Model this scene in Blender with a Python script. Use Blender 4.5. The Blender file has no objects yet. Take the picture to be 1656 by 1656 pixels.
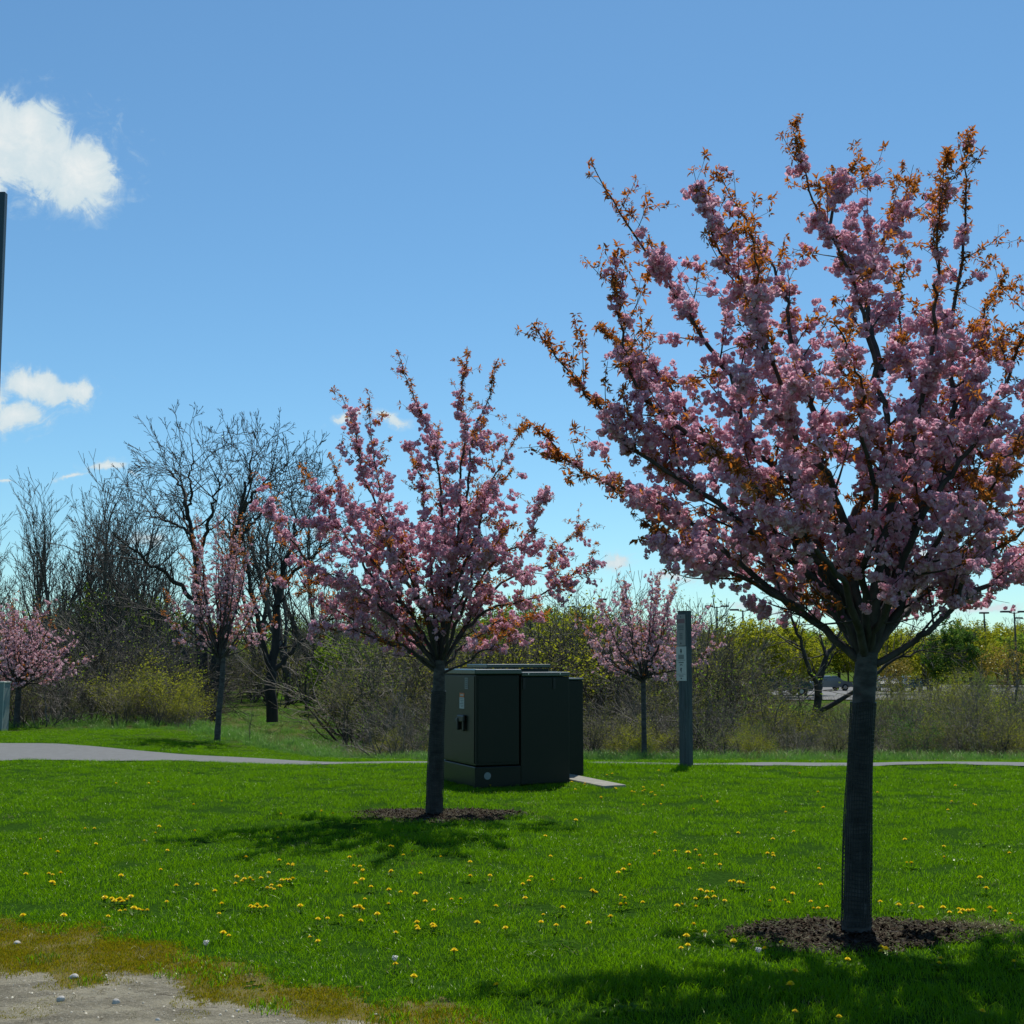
import bpy, bmesh, math, random
import numpy as np
from mathutils import Vector, Matrix, Euler
random.seed(7)
rng = np.random.default_rng(11)
R = math.radians

# ------------------------------------------------------------------ camera
SC = bpy.context.scene
COL = SC.collection
FPX = 2000.0; PITCH = math.atan(242 / FPX); EYE = 1.6
cam_d = bpy.data.cameras.new('camera'); cam = bpy.data.objects.new('camera', cam_d); COL.objects.link(cam)
cam_d.sensor_width = 36; cam_d.lens = 36 * FPX / 1656; cam_d.clip_end = 9000; cam_d.clip_start = 0.05
cam.location = (0, 0, EYE); cam.rotation_euler = (math.pi / 2 + PITCH, 0, 0)
SC.camera = cam
SC.render.resolution_x = SC.render.resolution_y = 1024
SC.render.engine = 'CYCLES'
SC.view_settings.view_transform = 'Standard'; SC.view_settings.look = 'None'
SC.view_settings.gamma = 1; SC.view_settings.use_curve_mapping = False
SC.view_settings.exposure = 0.0

CP, SP = math.cos(PITCH), math.sin(PITCH)
def ray(px, py):
    a, b = px - 828, 828 - py
    return Vector((a, -b * SP + FPX * CP, b * CP + FPX * SP))
def at(px, py, Y):                      # point of the place seen at a pixel of the photo, at distance Y
    d = ray(px, py); return Vector((0, 0, EYE)) + d * (Y / d.y)

# ------------------------------------------------------------------ sun and sky
SUN = Vector((0.30, 1.25, 2.35)).normalized()
sl = bpy.data.lights.new('sun', 'SUN'); sl.energy = 4.8; sl.angle = R(0.55); sl.color = (1.0, 0.955, 0.88)
so = bpy.data.objects.new('sun', sl); COL.objects.link(so)
so.rotation_euler = SUN.to_track_quat('Z', 'Y').to_euler(); so.location = (0, 0, 30)

world = bpy.data.worlds.new('World'); SC.world = world; world.use_nodes = True
wt = world.node_tree; wt.nodes.clear()
def N(t, typ, **kw):
    n = t.nodes.new(typ)
    for k, v in kw.items():
        if k == 'inp':
            for a, b in v.items(): n.inputs[a].default_value = b
        else: setattr(n, k, v)
    return n
class G:                                # tiny helper for math in node trees
    def __init__(s, t): s.t = t
    def put(s, n, i, v):
        if isinstance(v, bpy.types.NodeSocket): s.t.links.new(v, n.inputs[i])
        elif v is not None: n.inputs[i].default_value = v
    def m(s, op, a, b=None, c=None, clamp=False):
        n = N(s.t, 'ShaderNodeMath', operation=op, use_clamp=clamp)
        s.put(n, 0, a); s.put(n, 1, b); s.put(n, 2, c); return n.outputs[0]
    def v(s, op, a, b=None, out=0):
        n = N(s.t, 'ShaderNodeVectorMath', operation=op); s.put(n, 0, a); s.put(n, 1, b)
        return n.outputs['Value'] if op in ('DOT_PRODUCT', 'LENGTH', 'DISTANCE') else n.outputs[out]
    def mix(s, f, a, b, blend='MIX'):
        n = N(s.t, 'ShaderNodeMix', data_type='RGBA', blend_type=blend)
        s.put(n, 0, f); s.put(n, 6, a); s.put(n, 7, b); return n.outputs[2]
    def noise(s, vec, scale, detail=4, rough=0.55, dist=0.0, out=0):
        n = N(s.t, 'ShaderNodeTexNoise', inp={'Scale': scale, 'Detail': detail, 'Roughness': rough, 'Distortion': dist})
        if vec is not None: s.t.links.new(vec, n.inputs['Vector'])
        return n.outputs[out]
    def ss(s, x, lo, hi):
        n = N(s.t, 'ShaderNodeMapRange', interpolation_type='SMOOTHSTEP', inp={1: lo, 2: hi, 3: 0.0, 4: 1.0})
        s.put(n, 0, x); return n.outputs[0]
g = G(wt)
sky = N(wt, 'ShaderNodeTexSky', sky_type='NISHITA', sun_disc=False)
sky.sun_elevation = math.asin(SUN.z); sky.sun_rotation = math.atan2(SUN.x, SUN.y)
sky.air_density = 1.0; sky.dust_density = 0.15; sky.ozone_density = 2.2; sky.altitude = 200
tc = N(wt, 'ShaderNodeTexCoord').outputs['Generated']
# clouds: each a blob round a direction of the sky, edges broken by noise
CL = [(20, 232, 165, 82, 0, 1.05), (135, 272, 68, 78, 0, 1.0), (-140, 220, 150, 80, 0, 1.0), (60, 215, 70, 62, 0, 1.0), (-20, 300, 70, 35, 0, .6),
      (60, 628, 92, 32, 0, .95), (28, 672, 60, 34, 0, .85), (125, 630, 32, 24, 0, .8), (-60, 640, 90, 50, 0, 1),
      (170, 744, 48, 13, 12, .75), (115, 766, 55, 9, 15, .55), (12, 776, 30, 8, 0, .55), (205, 756, 30, 14, 0, .35),
      (570, 676, 50, 13, 18, .55), (638, 674, 50, 14, -8, .5), (245, 880, 90, 30, 0, .35), (520, 860, 60, 30, 0, .45),
      (985, 912, 60, 24, 12, .6), (1090, 940, 80, 20, 0, .5), (1500, 900, 60, 22, 0, .5), (1600, 985, 120, 20, 0, .6), (1210, 985, 90, 18, 0, .5),
      (2300, 500, 240, 110, 5, 1), (3400, 900, 300, 90, 0, .8), (-1500, 500, 260, 120, -5, 1), (-800, 800, 160, 50, 0, .8)]
n1 = g.noise(tc, 13.0, 10, 0.66, 0.6); n2 = g.noise(tc, 42.0, 9, 0.70, 1.2)
nz = g.m('ADD', g.m('MULTIPLY', g.m('SUBTRACT', n1, 0.5), 1.5), g.m('MULTIPLY', g.m('SUBTRACT', n2, 0.5), 1.3))
wv = g.v('SUBTRACT', g.noise(tc, 22.0, 5, 0.6, 0, 1), (0.5, 0.5, 0.5))
wsc = N(wt, 'ShaderNodeVectorMath', operation='SCALE', inp={'Scale': 0.035}); wt.links.new(wv, wsc.inputs[0])
warp = g.v('ADD', tc, wsc.outputs[0])
field = None; low = None
for (px, py, rx, ry, ang, w) in CL:
    c = ray(px, py).normalized()
    rt = Vector((c.y, -c.x, 0)).normalized(); up = rt.cross(c).normalized()
    a = R(ang); e1 = rt * math.cos(a) + up * math.sin(a); e2 = up * math.cos(a) - rt * math.sin(a)
    k = (c - Vector((0, 0, 0))).length * FPX / math.hypot(FPX, 0) * ray(px, py).length / 1.0
    sx, sy = k / rx, k / ry
    u = g.m('SUBTRACT', g.v('DOT_PRODUCT', warp, tuple(e1 * sx)), c.dot(e1) * sx)
    v = g.m('SUBTRACT', g.v('DOT_PRODUCT', warp, tuple(e2 * sy)), c.dot(e2) * sy)
    q = g.m('SUBTRACT', w, g.m('SQRT', g.m('ADD', g.m('MULTIPLY', u, u), g.m('MULTIPLY', v, v))))
    front = g.m('MULTIPLY', g.m('LESS_THAN', g.v('DOT_PRODUCT', tc, tuple(c)), 0.3), 50.0)
    q = g.m('SUBTRACT', q, front)
    field = q if field is None else g.m('MAXIMUM', field, q)
dens = g.m('ADD', field, nz)
wisp = g.m('MULTIPLY', g.ss(g.m('ADD', field, g.m('MULTIPLY', nz, 1.5)), -0.30, 0.5), 0.45)
mask = g.m('MAXIMUM', g.m('MULTIPLY', g.ss(dens, -0.08, 0.40), 0.97), wisp)
shade = g.m('ADD', g.noise(tc, 16.0, 7, 0.6, 0.5), .06)
ccol = g.mix(g.m('MULTIPLY', g.ss(shade, 0.30, 0.62), g.ss(dens, -.05, 1.3)), (0.66, 0.80, 0.86, 1), (0.97, 0.99, 0.97, 1))
SKY_STR = 0.115
skc = g.mix(1.0, sky.outputs[0], (0.68, 0.98, 1.06, 1), 'MULTIPLY')
ccol = g.mix(1.0, ccol, (1 / SKY_STR * .92,) * 3 + (1,), 'MULTIPLY')
fin = g.mix(mask, skc, ccol)
bg = N(wt, 'ShaderNodeBackground', inp={'Strength': SKY_STR}); wt.links.new(fin, bg.inputs[0])
wo = N(wt, 'ShaderNodeOutputWorld'); wt.links.new(bg.outputs[0], wo.inputs[0])

# ------------------------------------------------------------------ materials
def newmat(name):
    m = bpy.data.materials.new(name); m.use_nodes = True; m.node_tree.nodes.clear()
    o = N(m.node_tree, 'ShaderNodeOutputMaterial'); return m, m.node_tree, G(m.node_tree), o
def c4(c): return tuple(c) + (1,)
def leaf_mat(name, ca, cb, ta, tb, tf=0.45, gloss=0.06, rough=0.35):
    """thin leaf or petal: diffuse on both sides plus light that passes through, each face a little different"""
    m, t, g, o = newmat(name)
    geo = N(t, 'ShaderNodeNewGeometry').outputs['Random Per Island']
    oi = N(t, 'ShaderNodeObjectInfo').outputs['Random']
    r = g.m('FRACT', g.m('ADD', geo, g.m('MULTIPLY', oi, 3.7)))
    d = N(t, 'ShaderNodeBsdfDiffuse'); t.links.new(g.mix(r, c4(ca), c4(cb)), d.inputs[0])
    tr = N(t, 'ShaderNodeBsdfTranslucent'); t.links.new(g.mix(r, c4(ta), c4(tb)), tr.inputs[0])
    mx = N(t, 'ShaderNodeMixShader', inp={0: tf}); t.links.new(d.outputs[0], mx.inputs[1]); t.links.new(tr.outputs[0], mx.inputs[2])
    gl = N(t, 'ShaderNodeBsdfGlossy', inp={'Roughness': rough, 'Color': (.9, 1, .75, 1)})
    m2 = N(t, 'ShaderNodeMixShader', inp={0: gloss}); t.links.new(mx.outputs[0], m2.inputs[1]); t.links.new(gl.outputs[0], m2.inputs[2])
    t.links.new(m2.outputs[0], o.inputs[0]); return m
def prin(name, col, rough=0.7, metal=0.0, col2=None, ns=8.0, bump=0.0, bs=60.0, spec=0.5, stretch=(1, 1, 1), det=5, coords='Object'):
    m, t, g, o = newmat(name)
    p = N(t, 'ShaderNodeBsdfPrincipled', inp={'Roughness': rough, 'Metallic': metal, 'Specular IOR Level': spec})
    v = N(t, 'ShaderNodeTexCoord').outputs[coords]
    mp = N(t, 'ShaderNodeMapping', inp={'Scale': stretch}); t.links.new(v, mp.inputs[0]); v = mp.outputs[0]
    if col2 is not None:
        f = g.ss(g.noise(v, ns, det, 0.6), 0.33, 0.67)
        t.links.new(g.mix(f, c4(col), c4(col2)), p.inputs['Base Color'])
    else: p.inputs['Base Color'].default_value = c4(col)
    if bump:
        b = N(t, 'ShaderNodeBump', inp={'Strength': bump, 'Distance': 0.01}); t.links.new(g.noise(v, bs, 6, 0.65), b.inputs['Height'])
        t.links.new(b.outputs[0], p.inputs['Normal'])
    t.links.new(p.outputs[0], o.inputs[0]); return m

M = {}
M['petal'] = leaf_mat('pink_petal', (.64, .34, .43), (.87, .67, .73), (.76, .35, .47), (.93, .65, .75), .49, .015, .5)
M['petal_pale'] = leaf_mat('pale_pink_petal', (.62, .38, .42), (.84, .68, .70), (.72, .40, .46), (.88, .64, .70), .44, .012, .5)
M['bud'] = leaf_mat('dark_pink_bud', (.40, .06, .15), (.55, .12, .25), (.5, .05, .15), (.6, .1, .25), .3, .03)
M['bronze'] = leaf_mat('bronze_leaf', (.11, .040, .014), (.22, .085, .02), (.46, .14, .016), (.70, .24, .035), .50, .025, .4)
M['cherry_bark'] = prin('cherry_bark', (.026, .020, .018), .8, col2=(.070, .057, .050), ns=12, bump=.6, bs=30, stretch=(1, 1, .5))
M['trunk_bark'] = prin('cherry_trunk_bark', (.030, .027, .025), .85, col2=(.085, .078, .072), ns=9, bump=.7, bs=26, stretch=(1, 1, 2.2))
M['bark_grey'] = prin('grey_bark', (.045, .040, .033), .85, col2=(.11, .098, .080), ns=4, bump=.5, bs=12, stretch=(1, 1, .25))
M['bark_dark'] = prin('dark_bark', (.020, .017, .014), .85, col2=(.045, .038, .03), ns=4, bump=.5, bs=12, stretch=(1, 1, .25))
M['twig'] = prin('twig', (.085, .072, .052), .75, col2=(.16, .135, .10), ns=.8)
M['twig_pale'] = prin('pale_twig', (.16, .14, .115), .7, col2=(.09, .075, .06), ns=.8)
M['grass'] = leaf_mat('lawn_blade', (.040, .110, .001), (.078, .160, .001), (.135, .345, .001), (.225, .44, .002), .53, .016, .30)
M['grass_tall'] = leaf_mat('tall_blade', (.06, .15, .02), (.10, .20, .04), (.12, .30, .03), (.18, .38, .06), .45, .035, .4)
M['dry'] = leaf_mat('dry_blade', (.16, .14, .06), (.24, .20, .10), (.22, .19, .07), (.28, .24, .10), .3, .03, .4)
M['moss'] = leaf_mat('moss_shoot', (.17, .19, .004), (.26, .19, .008), (.32, .36, .006), (.42, .29, .008), .4, .01, .5)
M['olive'] = leaf_mat('olive_leaf', (.07, .085, .018), (.12, .12, .03), (.18, .21, .03), (.26, .25, .05), .5, .012, .5)
M['fresh'] = leaf_mat('fresh_leaf', (.06, .105, .012), (.105, .15, .02), (.16, .28, .02), (.26, .36, .035), .5, .012, .5)
M['lime'] = leaf_mat('yellow_green_leaf', (.15, .18, .010), (.22, .22, .016), (.34, .38, .015), (.44, .43, .03), .5, .012, .5)
M['deep'] = leaf_mat('deep_green_leaf', (.035, .07, .014), (.055, .10, .02), (.07, .17, .02), (.11, .22, .03), .45, .012, .5)
M['rust'] = leaf_mat('rusty_leaf', (.14, .11, .02), (.18, .13, .03), (.28, .22, .03), (.34, .24, .04), .5, .03, .4)
M['dandelion'] = leaf_mat('dandelion_petal', (.80, .60, .006), (.86, .68, .010), (.8, .55, .005), (.85, .6, .01), .3, .02)
M['stem'] = leaf_mat('stem_green', (.08, .14, .03), (.11, .17, .05), (.1, .2, .03), (.1, .2, .03), .2, .04)
M['fluff'] = leaf_mat('seed_fluff', (.55, .55, .52), (.7, .7, .66), (.6, .6, .58), (.7, .7, .66), .4, .02)
M['cabinet'] = prin('green_cabinet_paint', (.0045, .009, .006), .38, col2=(.006, .010, .007), ns=3, bump=.03, bs=90, spec=.3)
M['cabinet_side'] = M['cabinet']
M['cabinet_lid'] = prin('green_lid_paint', (.012, .034, .029), .30, col2=(.016, .042, .036), ns=4, spec=.9)
M['black'] = prin('black_steel', (.008, .008, .008), .45)
M['bolt'] = prin('bolt_steel', (.6, .6, .58), .25, 1)
M['label_white'] = prin('label_white', (.42, .43, .42), .5)
M['label_orange'] = prin('label_orange', (.60, .13, .02), .5)
M['label_grey'] = prin('label_grey', (.16, .17, .17), .5)
M['disc'] = prin('pale_disc', (.18, .22, .22), .5)
M['concrete'] = prin('concrete', (.20, .19, .16), .9, col2=(.28, .27, .22), ns=9, bump=.3, bs=80)
M['wood'] = prin('weathered_post', (.045, .058, .058), .85, col2=(.085, .10, .10), ns=5, bump=.5, bs=22, stretch=(6, 6, .5))
M['sign'] = prin('sign_white', (.50, .47, .41), .5, col2=(.56, .53, .46), ns=6)
M['sign_old'] = prin('sign_faded', (.27, .24, .21), .6, col2=(.32, .285, .25), ns=6)
M['sign_red'] = prin('sign_faded_red', (.22, .10, .10), .6)
M['ink'] = prin('sign_ink', (.02, .025, .025), .6)
M['ink_grey'] = prin('sign_ink_faded', (.09, .09, .09), .6)
M['steel_blue'] = prin('slate_steel', (.035, .065, .085), .5, col2=(.042, .075, .095), ns=4)
M['panel'] = prin('panel_white', (.65, .66, .65), .5)
M['guard'] = prin('black_plastic_mesh', (.006, .008, .010), .45)
M['mulch'] = prin('mulch_bed', (.010, .006, .005), .95, col2=(.026, .016, .012), ns=40, bump=1, bs=70)
M['chip'] = leaf_mat('bark_chip', (.010, .006, .005), (.048, .030, .022), (.01, .01, .01), (.01, .01, .01), .0, .012, .5)
M['stone'] = prin('pale_stone', (.30, .28, .25), .9, col2=(.55, .53, .48), ns=30, bump=.3, bs=90)
M['grit'] = leaf_mat('grit', (.25, .22, .17), (.50, .46, .38), (.0, .0, .0), (.0, .0, .0), .0, .03, .5)
M['asphalt'] = prin('path_asphalt', (.115, .118, .112), .9, col2=(.14, .143, .137), ns=6, bump=.3, bs=150, coords='Object')
M['lot'] = prin('parking_asphalt', (.12, .12, .115), .9, col2=(.15, .147, .14), ns=.3)
M['lamp_pole'] = prin('lamp_pole', (.05, .045, .04), .6)
M['pedestal'] = prin('grey_green_pedestal', (.16, .21, .20), .7, col2=(.19, .24, .22), ns=6)
M['pedestal_edge'] = prin('pale_rim', (.40, .42, .36), .7)
M['tyre'] = prin('tyre', (.015, .015, .015), .9); M['rim'] = prin('rim', (.4, .4, .4), .35, .8)
M['glass'] = prin('car_glass', (.02, .025, .03), .05, 0, spec=1)
for k, c in dict(white=(.7, .7, .7), silver=(.16, .17, .18), black=(.015, .017, .02), blue=(.04, .09, .16), red=(.25, .03, .03), teal=(.015, .05, .055)).items():
    M['car_' + k] = prin('car_' + k, c, .25, .2)

# ------------------------------------------------------------------ mesh helpers
def mesh_np(name, V, F, mats, mi=None, smooth=False):
    """V (n,3), F list of arrays (m,3) or (m,4); mats list; mi list of material numbers matching F"""
    if isinstance(F, np.ndarray): F = [F]
    me = bpy.data.meshes.new(name)
    V = np.asarray(V, dtype=np.float32)
    loops = np.concatenate([f.reshape(-1) for f in F]).astype(np.int32)
    tot = np.concatenate([np.full(len(f), f.shape[1], dtype=np.int32) for f in F])
    start = np.concatenate([[0], np.cumsum(tot)[:-1]]).astype(np.int32)
    me.vertices.add(len(V)); me.vertices.foreach_set('co', V.reshape(-1))
    me.loops.add(len(loops)); me.loops.foreach_set('vertex_index', loops)
    me.polygons.add(len(tot)); me.polygons.foreach_set('loop_start', start); me.polygons.foreach_set('loop_total', tot)
    for m in mats: me.materials.append(m)
    if mi is not None:
        idx = np.concatenate([np.full(len(f), k, dtype=np.int32) if np.isscalar(k) else np.asarray(k, dtype=np.int32) for f, k in zip(F, mi)])
        me.polygons.foreach_set('material_index', idx)
    if smooth: me.polygons.foreach_set('use_smooth', np.ones(len(tot), dtype=bool))
    me.update(calc_edges=True); me.validate(); return me
def ob(name, me, parent=None, loc=(0, 0, 0), label=None, cat=None, group=None, kind=None):
    o = bpy.data.objects.new(name, me); COL.objects.link(o); o.location = loc
    if parent: o.parent = parent
    if label: o['label'] = label
    if cat: o['category'] = cat
    if group: o['group'] = group
    if kind: o['kind'] = kind
    return o
def bm_mesh(name, bm, mats, smooth=False):
    me = bpy.data.meshes.new(name); bm.normal_update(); bm.to_mesh(me); bm.free()
    for m in (mats if isinstance(mats, (list, tuple)) else [mats]): me.materials.append(m)
    if smooth:
        for p in me.polygons: p.use_smooth = True
    return me
def add_box(bm, lo, hi, bev=0.0, mat=0):
    lo, hi = Vector(lo), Vector(hi)
    r = bmesh.ops.create_cube(bm, size=1.0)
    vs = r['verts']; c = (lo + hi) / 2; s = hi - lo
    for v in vs: v.co = Vector((v.co.x * s.x, v.co.y * s.y, v.co.z * s.z)) + c
    fs = set(f for v in vs for f in v.link_faces)
    if bev > 0:
        es = set(e for v in vs for e in v.link_edges)
        rr = bmesh.ops.bevel(bm, geom=list(es), offset=bev, segments=2, affect='EDGES', profile=.5)
        fs = set(rr['faces']) | set(f for v in rr['verts'] for f in v.link_faces)
    for f in fs: f.material_index = mat
    return fs
def add_cyl(bm, p0, p1, r0, r1=None, n=12, mat=0):
    p0, p1 = Vector(p0), Vector(p1); r1 = r0 if r1 is None else r1
    q = (p1 - p0).to_track_quat('Z', 'Y').to_matrix().to_4x4(); q.translation = (p0 + p1) / 2
    r = bmesh.ops.create_cone(bm, cap_ends=True, segments=n, radius1=r0, radius2=r1, depth=(p1 - p0).length, matrix=q)
    for f in set(f for v in r['verts'] for f in v.link_faces): f.material_index = mat

def frames(D):
    """orthonormal frames for directions D (n,3)"""
    D = D / np.maximum(np.linalg.norm(D, axis=1, keepdims=True), 1e-9)
    ref = np.where(np.abs(D[:, 2:3]) > .9, np.array([[1., 0, 0]]), np.array([[0., 0, 1]]))
    A = np.cross(ref, D); A /= np.linalg.norm(A, axis=1, keepdims=True)
    B = np.cross(D, A); return A, B, D
def tubes(S, n=3):
    """S (m,8): p0 p1 r0 r1 -> verts, quads of n-sided open prisms"""
    S = np.asarray(S, dtype=np.float64); m = len(S)
    p0, p1, r0, r1 = S[:, 0:3], S[:, 3:6], S[:, 6], S[:, 7]
    A, B, D = frames(p1 - p0); L = np.linalg.norm(p1 - p0, axis=1)
    p1 = p1 + D * np.minimum(r1, L * .3)[:, None] * .4
    an = np.arange(n) * 2 * math.pi / n
    c, s = np.cos(an), np.sin(an)
    ring = A[:, None, :] * c[None, :, None] + B[:, None, :] * s[None, :, None]
    V = np.concatenate([p0[:, None] + ring * r0[:, None, None], p1[:, None] + ring * r1[:, None, None]], axis=1)
    base = (np.arange(m) * 2 * n)[:, None, None]; k = np.arange(n); k2 = (k + 1) % n
    F = base + np.stack([k, k2, k2 + n, k + n], axis=1)[None]
    return V.reshape(-1, 3), F.reshape(-1, 4)
def sweep(P, rad, n=10, cap=True, lump=0.0, seed=0):
    """one continuous tapered tube along points P"""
    P = np.asarray(P, float); rad = np.asarray(rad, float); m = len(P)
    T = np.gradient(P, axis=0); T /= np.linalg.norm(T, axis=1, keepdims=True)
    a = np.cross(T[0], [0.3, 1, .1]); a /= np.linalg.norm(a)
    V = []; lr = np.random.default_rng(seed)
    for i in range(m):
        a = a - T[i] * a.dot(T[i]); a /= np.linalg.norm(a); b = np.cross(T[i], a)
        an = np.arange(n) * 2 * math.pi / n
        rr = rad[i] * (1 + lump * lr.normal(size=n))
        V.append(P[i] + (np.cos(an) * rr)[:, None] * a + (np.sin(an) * rr)[:, None] * b)
    V = np.concatenate(V); k = np.arange(n); k2 = (k + 1) % n
    F = np.concatenate([np.stack([k, k2, k2 + n, k + n], axis=1) + i * n for i in range(m - 1)])
    return V, F
def join(parts):
    V = []; F = []; o = 0
    for v, f in parts: V.append(v); F.append(f + o); o += len(v)
    return np.concatenate(V), np.concatenate(F)
def smooth_line(pts, n):
    P = [Vector(p) for p in pts]; P = [P[0] * 2 - P[1]] + P + [P[-1] * 2 - P[-2]]
    out = []; m = len(P) - 3
    for j in range(n):
        t = j / (n - 1) * m; i = min(int(t), m - 1); u = t - i
        a, b, c, d = P[i:i + 4]
        out.append(.5 * ((2 * b) + (c - a) * u + (2 * a - 5 * b + 4 * c - d) * u * u + (3 * b - a - 3 * c + d) * u ** 3))
    return np.array([tuple(v) for v in out])
def rand_rots(n, r, tilt=math.pi):
    """random rotation matrices: any spin, tilt away from +Z up to tilt"""
    az = r.uniform(0, 2 * math.pi, n); ti = r.uniform(0, 1, n) ** .5 * tilt; sp = r.uniform(0, 2 * math.pi, n)
    D = np.stack([np.sin(ti) * np.cos(az), np.sin(ti) * np.sin(az), np.cos(ti)], 1)
    return rot_from(D, sp)
def rot_from(D, sp):
    A, B, D = frames(D); c, s = np.cos(sp)[:, None], np.sin(sp)[:, None]
    return np.stack([A * c + B * s, -A * s + B * c, D], axis=2)
def stamp(T, pos, rots, sc):
    """copies of template (V,F) at positions"""
    V, F = T; n = len(pos)
    W = np.einsum('nij,vj->nvi', rots, V) * np.asarray(sc).reshape(-1, 1, 1) + pos[:, None]
    FF = F[None] + (np.arange(n) * len(V))[:, None, None]
    return W.reshape(-1, 3), FF.reshape(-1, F.shape[1])

# ------------------------------------------------------------------ terrain
def sst(a, b, x):
    t = np.clip((np.asarray(x, float) - a) / (b - a), 0, 1); return t * t * (3 - 2 * t)
def gz(x, y):
    x = np.asarray(x, float); y = np.asarray(y, float)
    s = .068 * sst(-9.0, -3.0, x)
    z1 = -s * np.maximum(0, np.minimum(y, 30) - 19.6)
    lf_ = sst(-6.0, -11.0, x); t = sst(28 + 5 * lf_, 44 + 3 * lf_, y)
    z = z1 * (1 - t) + (-1.25) * t
    near = sst(60, 30, y)
    z = z + .018 * np.sin(x * .9 + 1.3) * np.sin(y * .7) * near + .010 * np.sin(x * 2.3 + y * 1.9) * near
    z = z + 1.1 * np.exp(-((x + 17) / 14) ** 2 - ((y - 80) / 22) ** 2)
    z = z + 0.5 * sst(150, 400, y) * np.sin(x * .01)
    return z
def Z(x, y): return float(gz(x, y))
def hit(px, py):
    """where the view through a pixel of the photo meets the ground"""
    d = ray(px, py); lo, hi = 2.0, 140.0
    for y in np.linspace(3, 140, 1400):
        if EYE + d.z / d.y * y <= Z(d.x / d.y * y, y): hi = y; break
        lo = y
    for _ in range(30):
        m = (lo + hi) / 2
        if EYE + d.z / d.y * m <= Z(d.x / d.y * m, m): hi = m
        else: lo = m
    y = hi; return Vector((d.x / d.y * y, y, Z(d.x / d.y * y, y)))

# path edges (near and far) as functions of x
PX = [-60, -20, -8.6, -5, -1.4, 0, 4, 9, 20, 60]
PN = [24, 20.6, 20.15, 20.7, 20.3, 19.95, 19.5, 19.25, 19.2, 19.0]
PF = [31, 27, 24.2, 23.4, 22.6, 22.2, 21.9, 21.8, 21.7, 21.5]
def path_n(x): return np.interp(x, PX, PN) + .05 * np.sin(np.asarray(x) * 3.1) + .04 * np.sin(np.asarray(x) * 7.7)
def path_f(x): return np.interp(x, PX, PF) + .05 * np.sin(np.asarray(x) * 2.7 + 1)
# world outlines of the bare soil and the moss at the lower left
def outline(pix): return np.array([tuple(hit(*p))[:2] for p in pix])
SOIL = outline([(-260, 1572), (0, 1574), (75, 1590), (140, 1592), (158, 1574), (180, 1564), (225, 1566), (285, 1580), (302, 1602), (330, 1622), (430, 1640), (560, 1652), (640, 1675), (700, 1740), (300, 1900), (-300, 1900)])
MOSS = outline([(-300, 1490), (0, 1492), (100, 1496), (160, 1500), (215, 1530), (320, 1540), (330, 1560), (420, 1575), (470, 1600), (600, 1610), (700, 1625), (820, 1650), (900, 1700), (700, 1900), (-320, 1900)])
def inside(poly, X, Y):
    c = np.zeros(X.shape, bool); n = len(poly); j = n - 1
    for i in range(n):
        xi, yi = poly[i]; xj, yj = poly[j]
        c ^= ((yi > Y) != (yj > Y)) & (X < (xj - xi) * (Y - yi) / (yj - yi + 1e-12) + xi); j = i
    return c
def wob(X, Y, a=.10):
    return (X + a * np.sin(Y * 9 + X * 4) + a * .5 * np.sin(X * 23 + Y * 11) + a * .4 * np.sin(X * 51 - Y * 43), Y + a * np.sin(X * 8 - Y * 5) + a * .5 * np.sin(Y * 19 + X * 27 + 3) + a * .3 * np.sin(X * 57 + Y * 31))

T1 = hit(1385, 1512); T2 = hit(703, 1320); T3 = hit(351, 1199); T4 = Vector((*(at(1040, 1070, 27))[:2], 0)); T4.z = Z(T4.x, T4.y)
T5 = hit(27, 1176)

# ground sheet
def spaced():
    a = np.concatenate([-np.geomspace(3000, 30, 22), np.arange(-28, 28.01, .22), np.geomspace(30, 3000, 22)])
    b = np.concatenate([-np.geomspace(3000, 3, 14), np.arange(-2, 50, .22), np.arange(50, 160, 2.5), np.geomspace(162, 3000, 20)])
    return a, b
gx, gy = spaced(); GX, GY = np.meshgrid(gx, gy)
GZ = gz(GX, GY)
soil_in = inside(SOIL, *wob(GX, GY, .05)).astype(float)
V = np.stack([GX, GY, GZ], -1).reshape(-1, 3)
nx, ny = len(gx), len(gy); ii, jj = np.meshgrid(np.arange(nx - 1), np.arange(ny - 1)); a = (jj * nx + ii).reshape(-1)
F = np.stack([a, a + 1, a + nx + 1, a + nx], 1)
def ground_mat():
    m, t, g, o = newmat('lawn_soil_and_thatch')
    p = N(t, 'ShaderNodeBsdfPrincipled', inp={'Roughness': 1, 'Specular IOR Level': .0})
    v = N(t, 'ShaderNodeNewGeometry').outputs['Position']
    a = g.mix(g.ss(g.noise(v, 30, 6, .7), .35, .65), (.016, .045, .006, 1), (.035, .085, .010, 1))
    far = g.mix(g.ss(g.noise(v, .5, 6, .6), .4, .62), (.05, .11, .012, 1), (.09, .10, .035, 1))
    sep = N(t, 'ShaderNodeSeparateXYZ'); t.links.new(v, sep.inputs[0])
    t.links.new(g.mix(g.ss(sep.outputs[1], 24, 34), a, far), p.inputs['Base Color'])
    b = N(t, 'ShaderNodeBump', inp={'Strength': .8, 'Distance': .02}); t.links.new(g.noise(v, 60, 5, .7), b.inputs['Height']); t.links.new(b.outputs[0], p.inputs['Normal'])
    t.links.new(p.outputs[0], o.inputs[0]); return m
ob('lawn', mesh_np('lawn', V, F, [ground_mat()], smooth=True), kind='structure')

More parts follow.
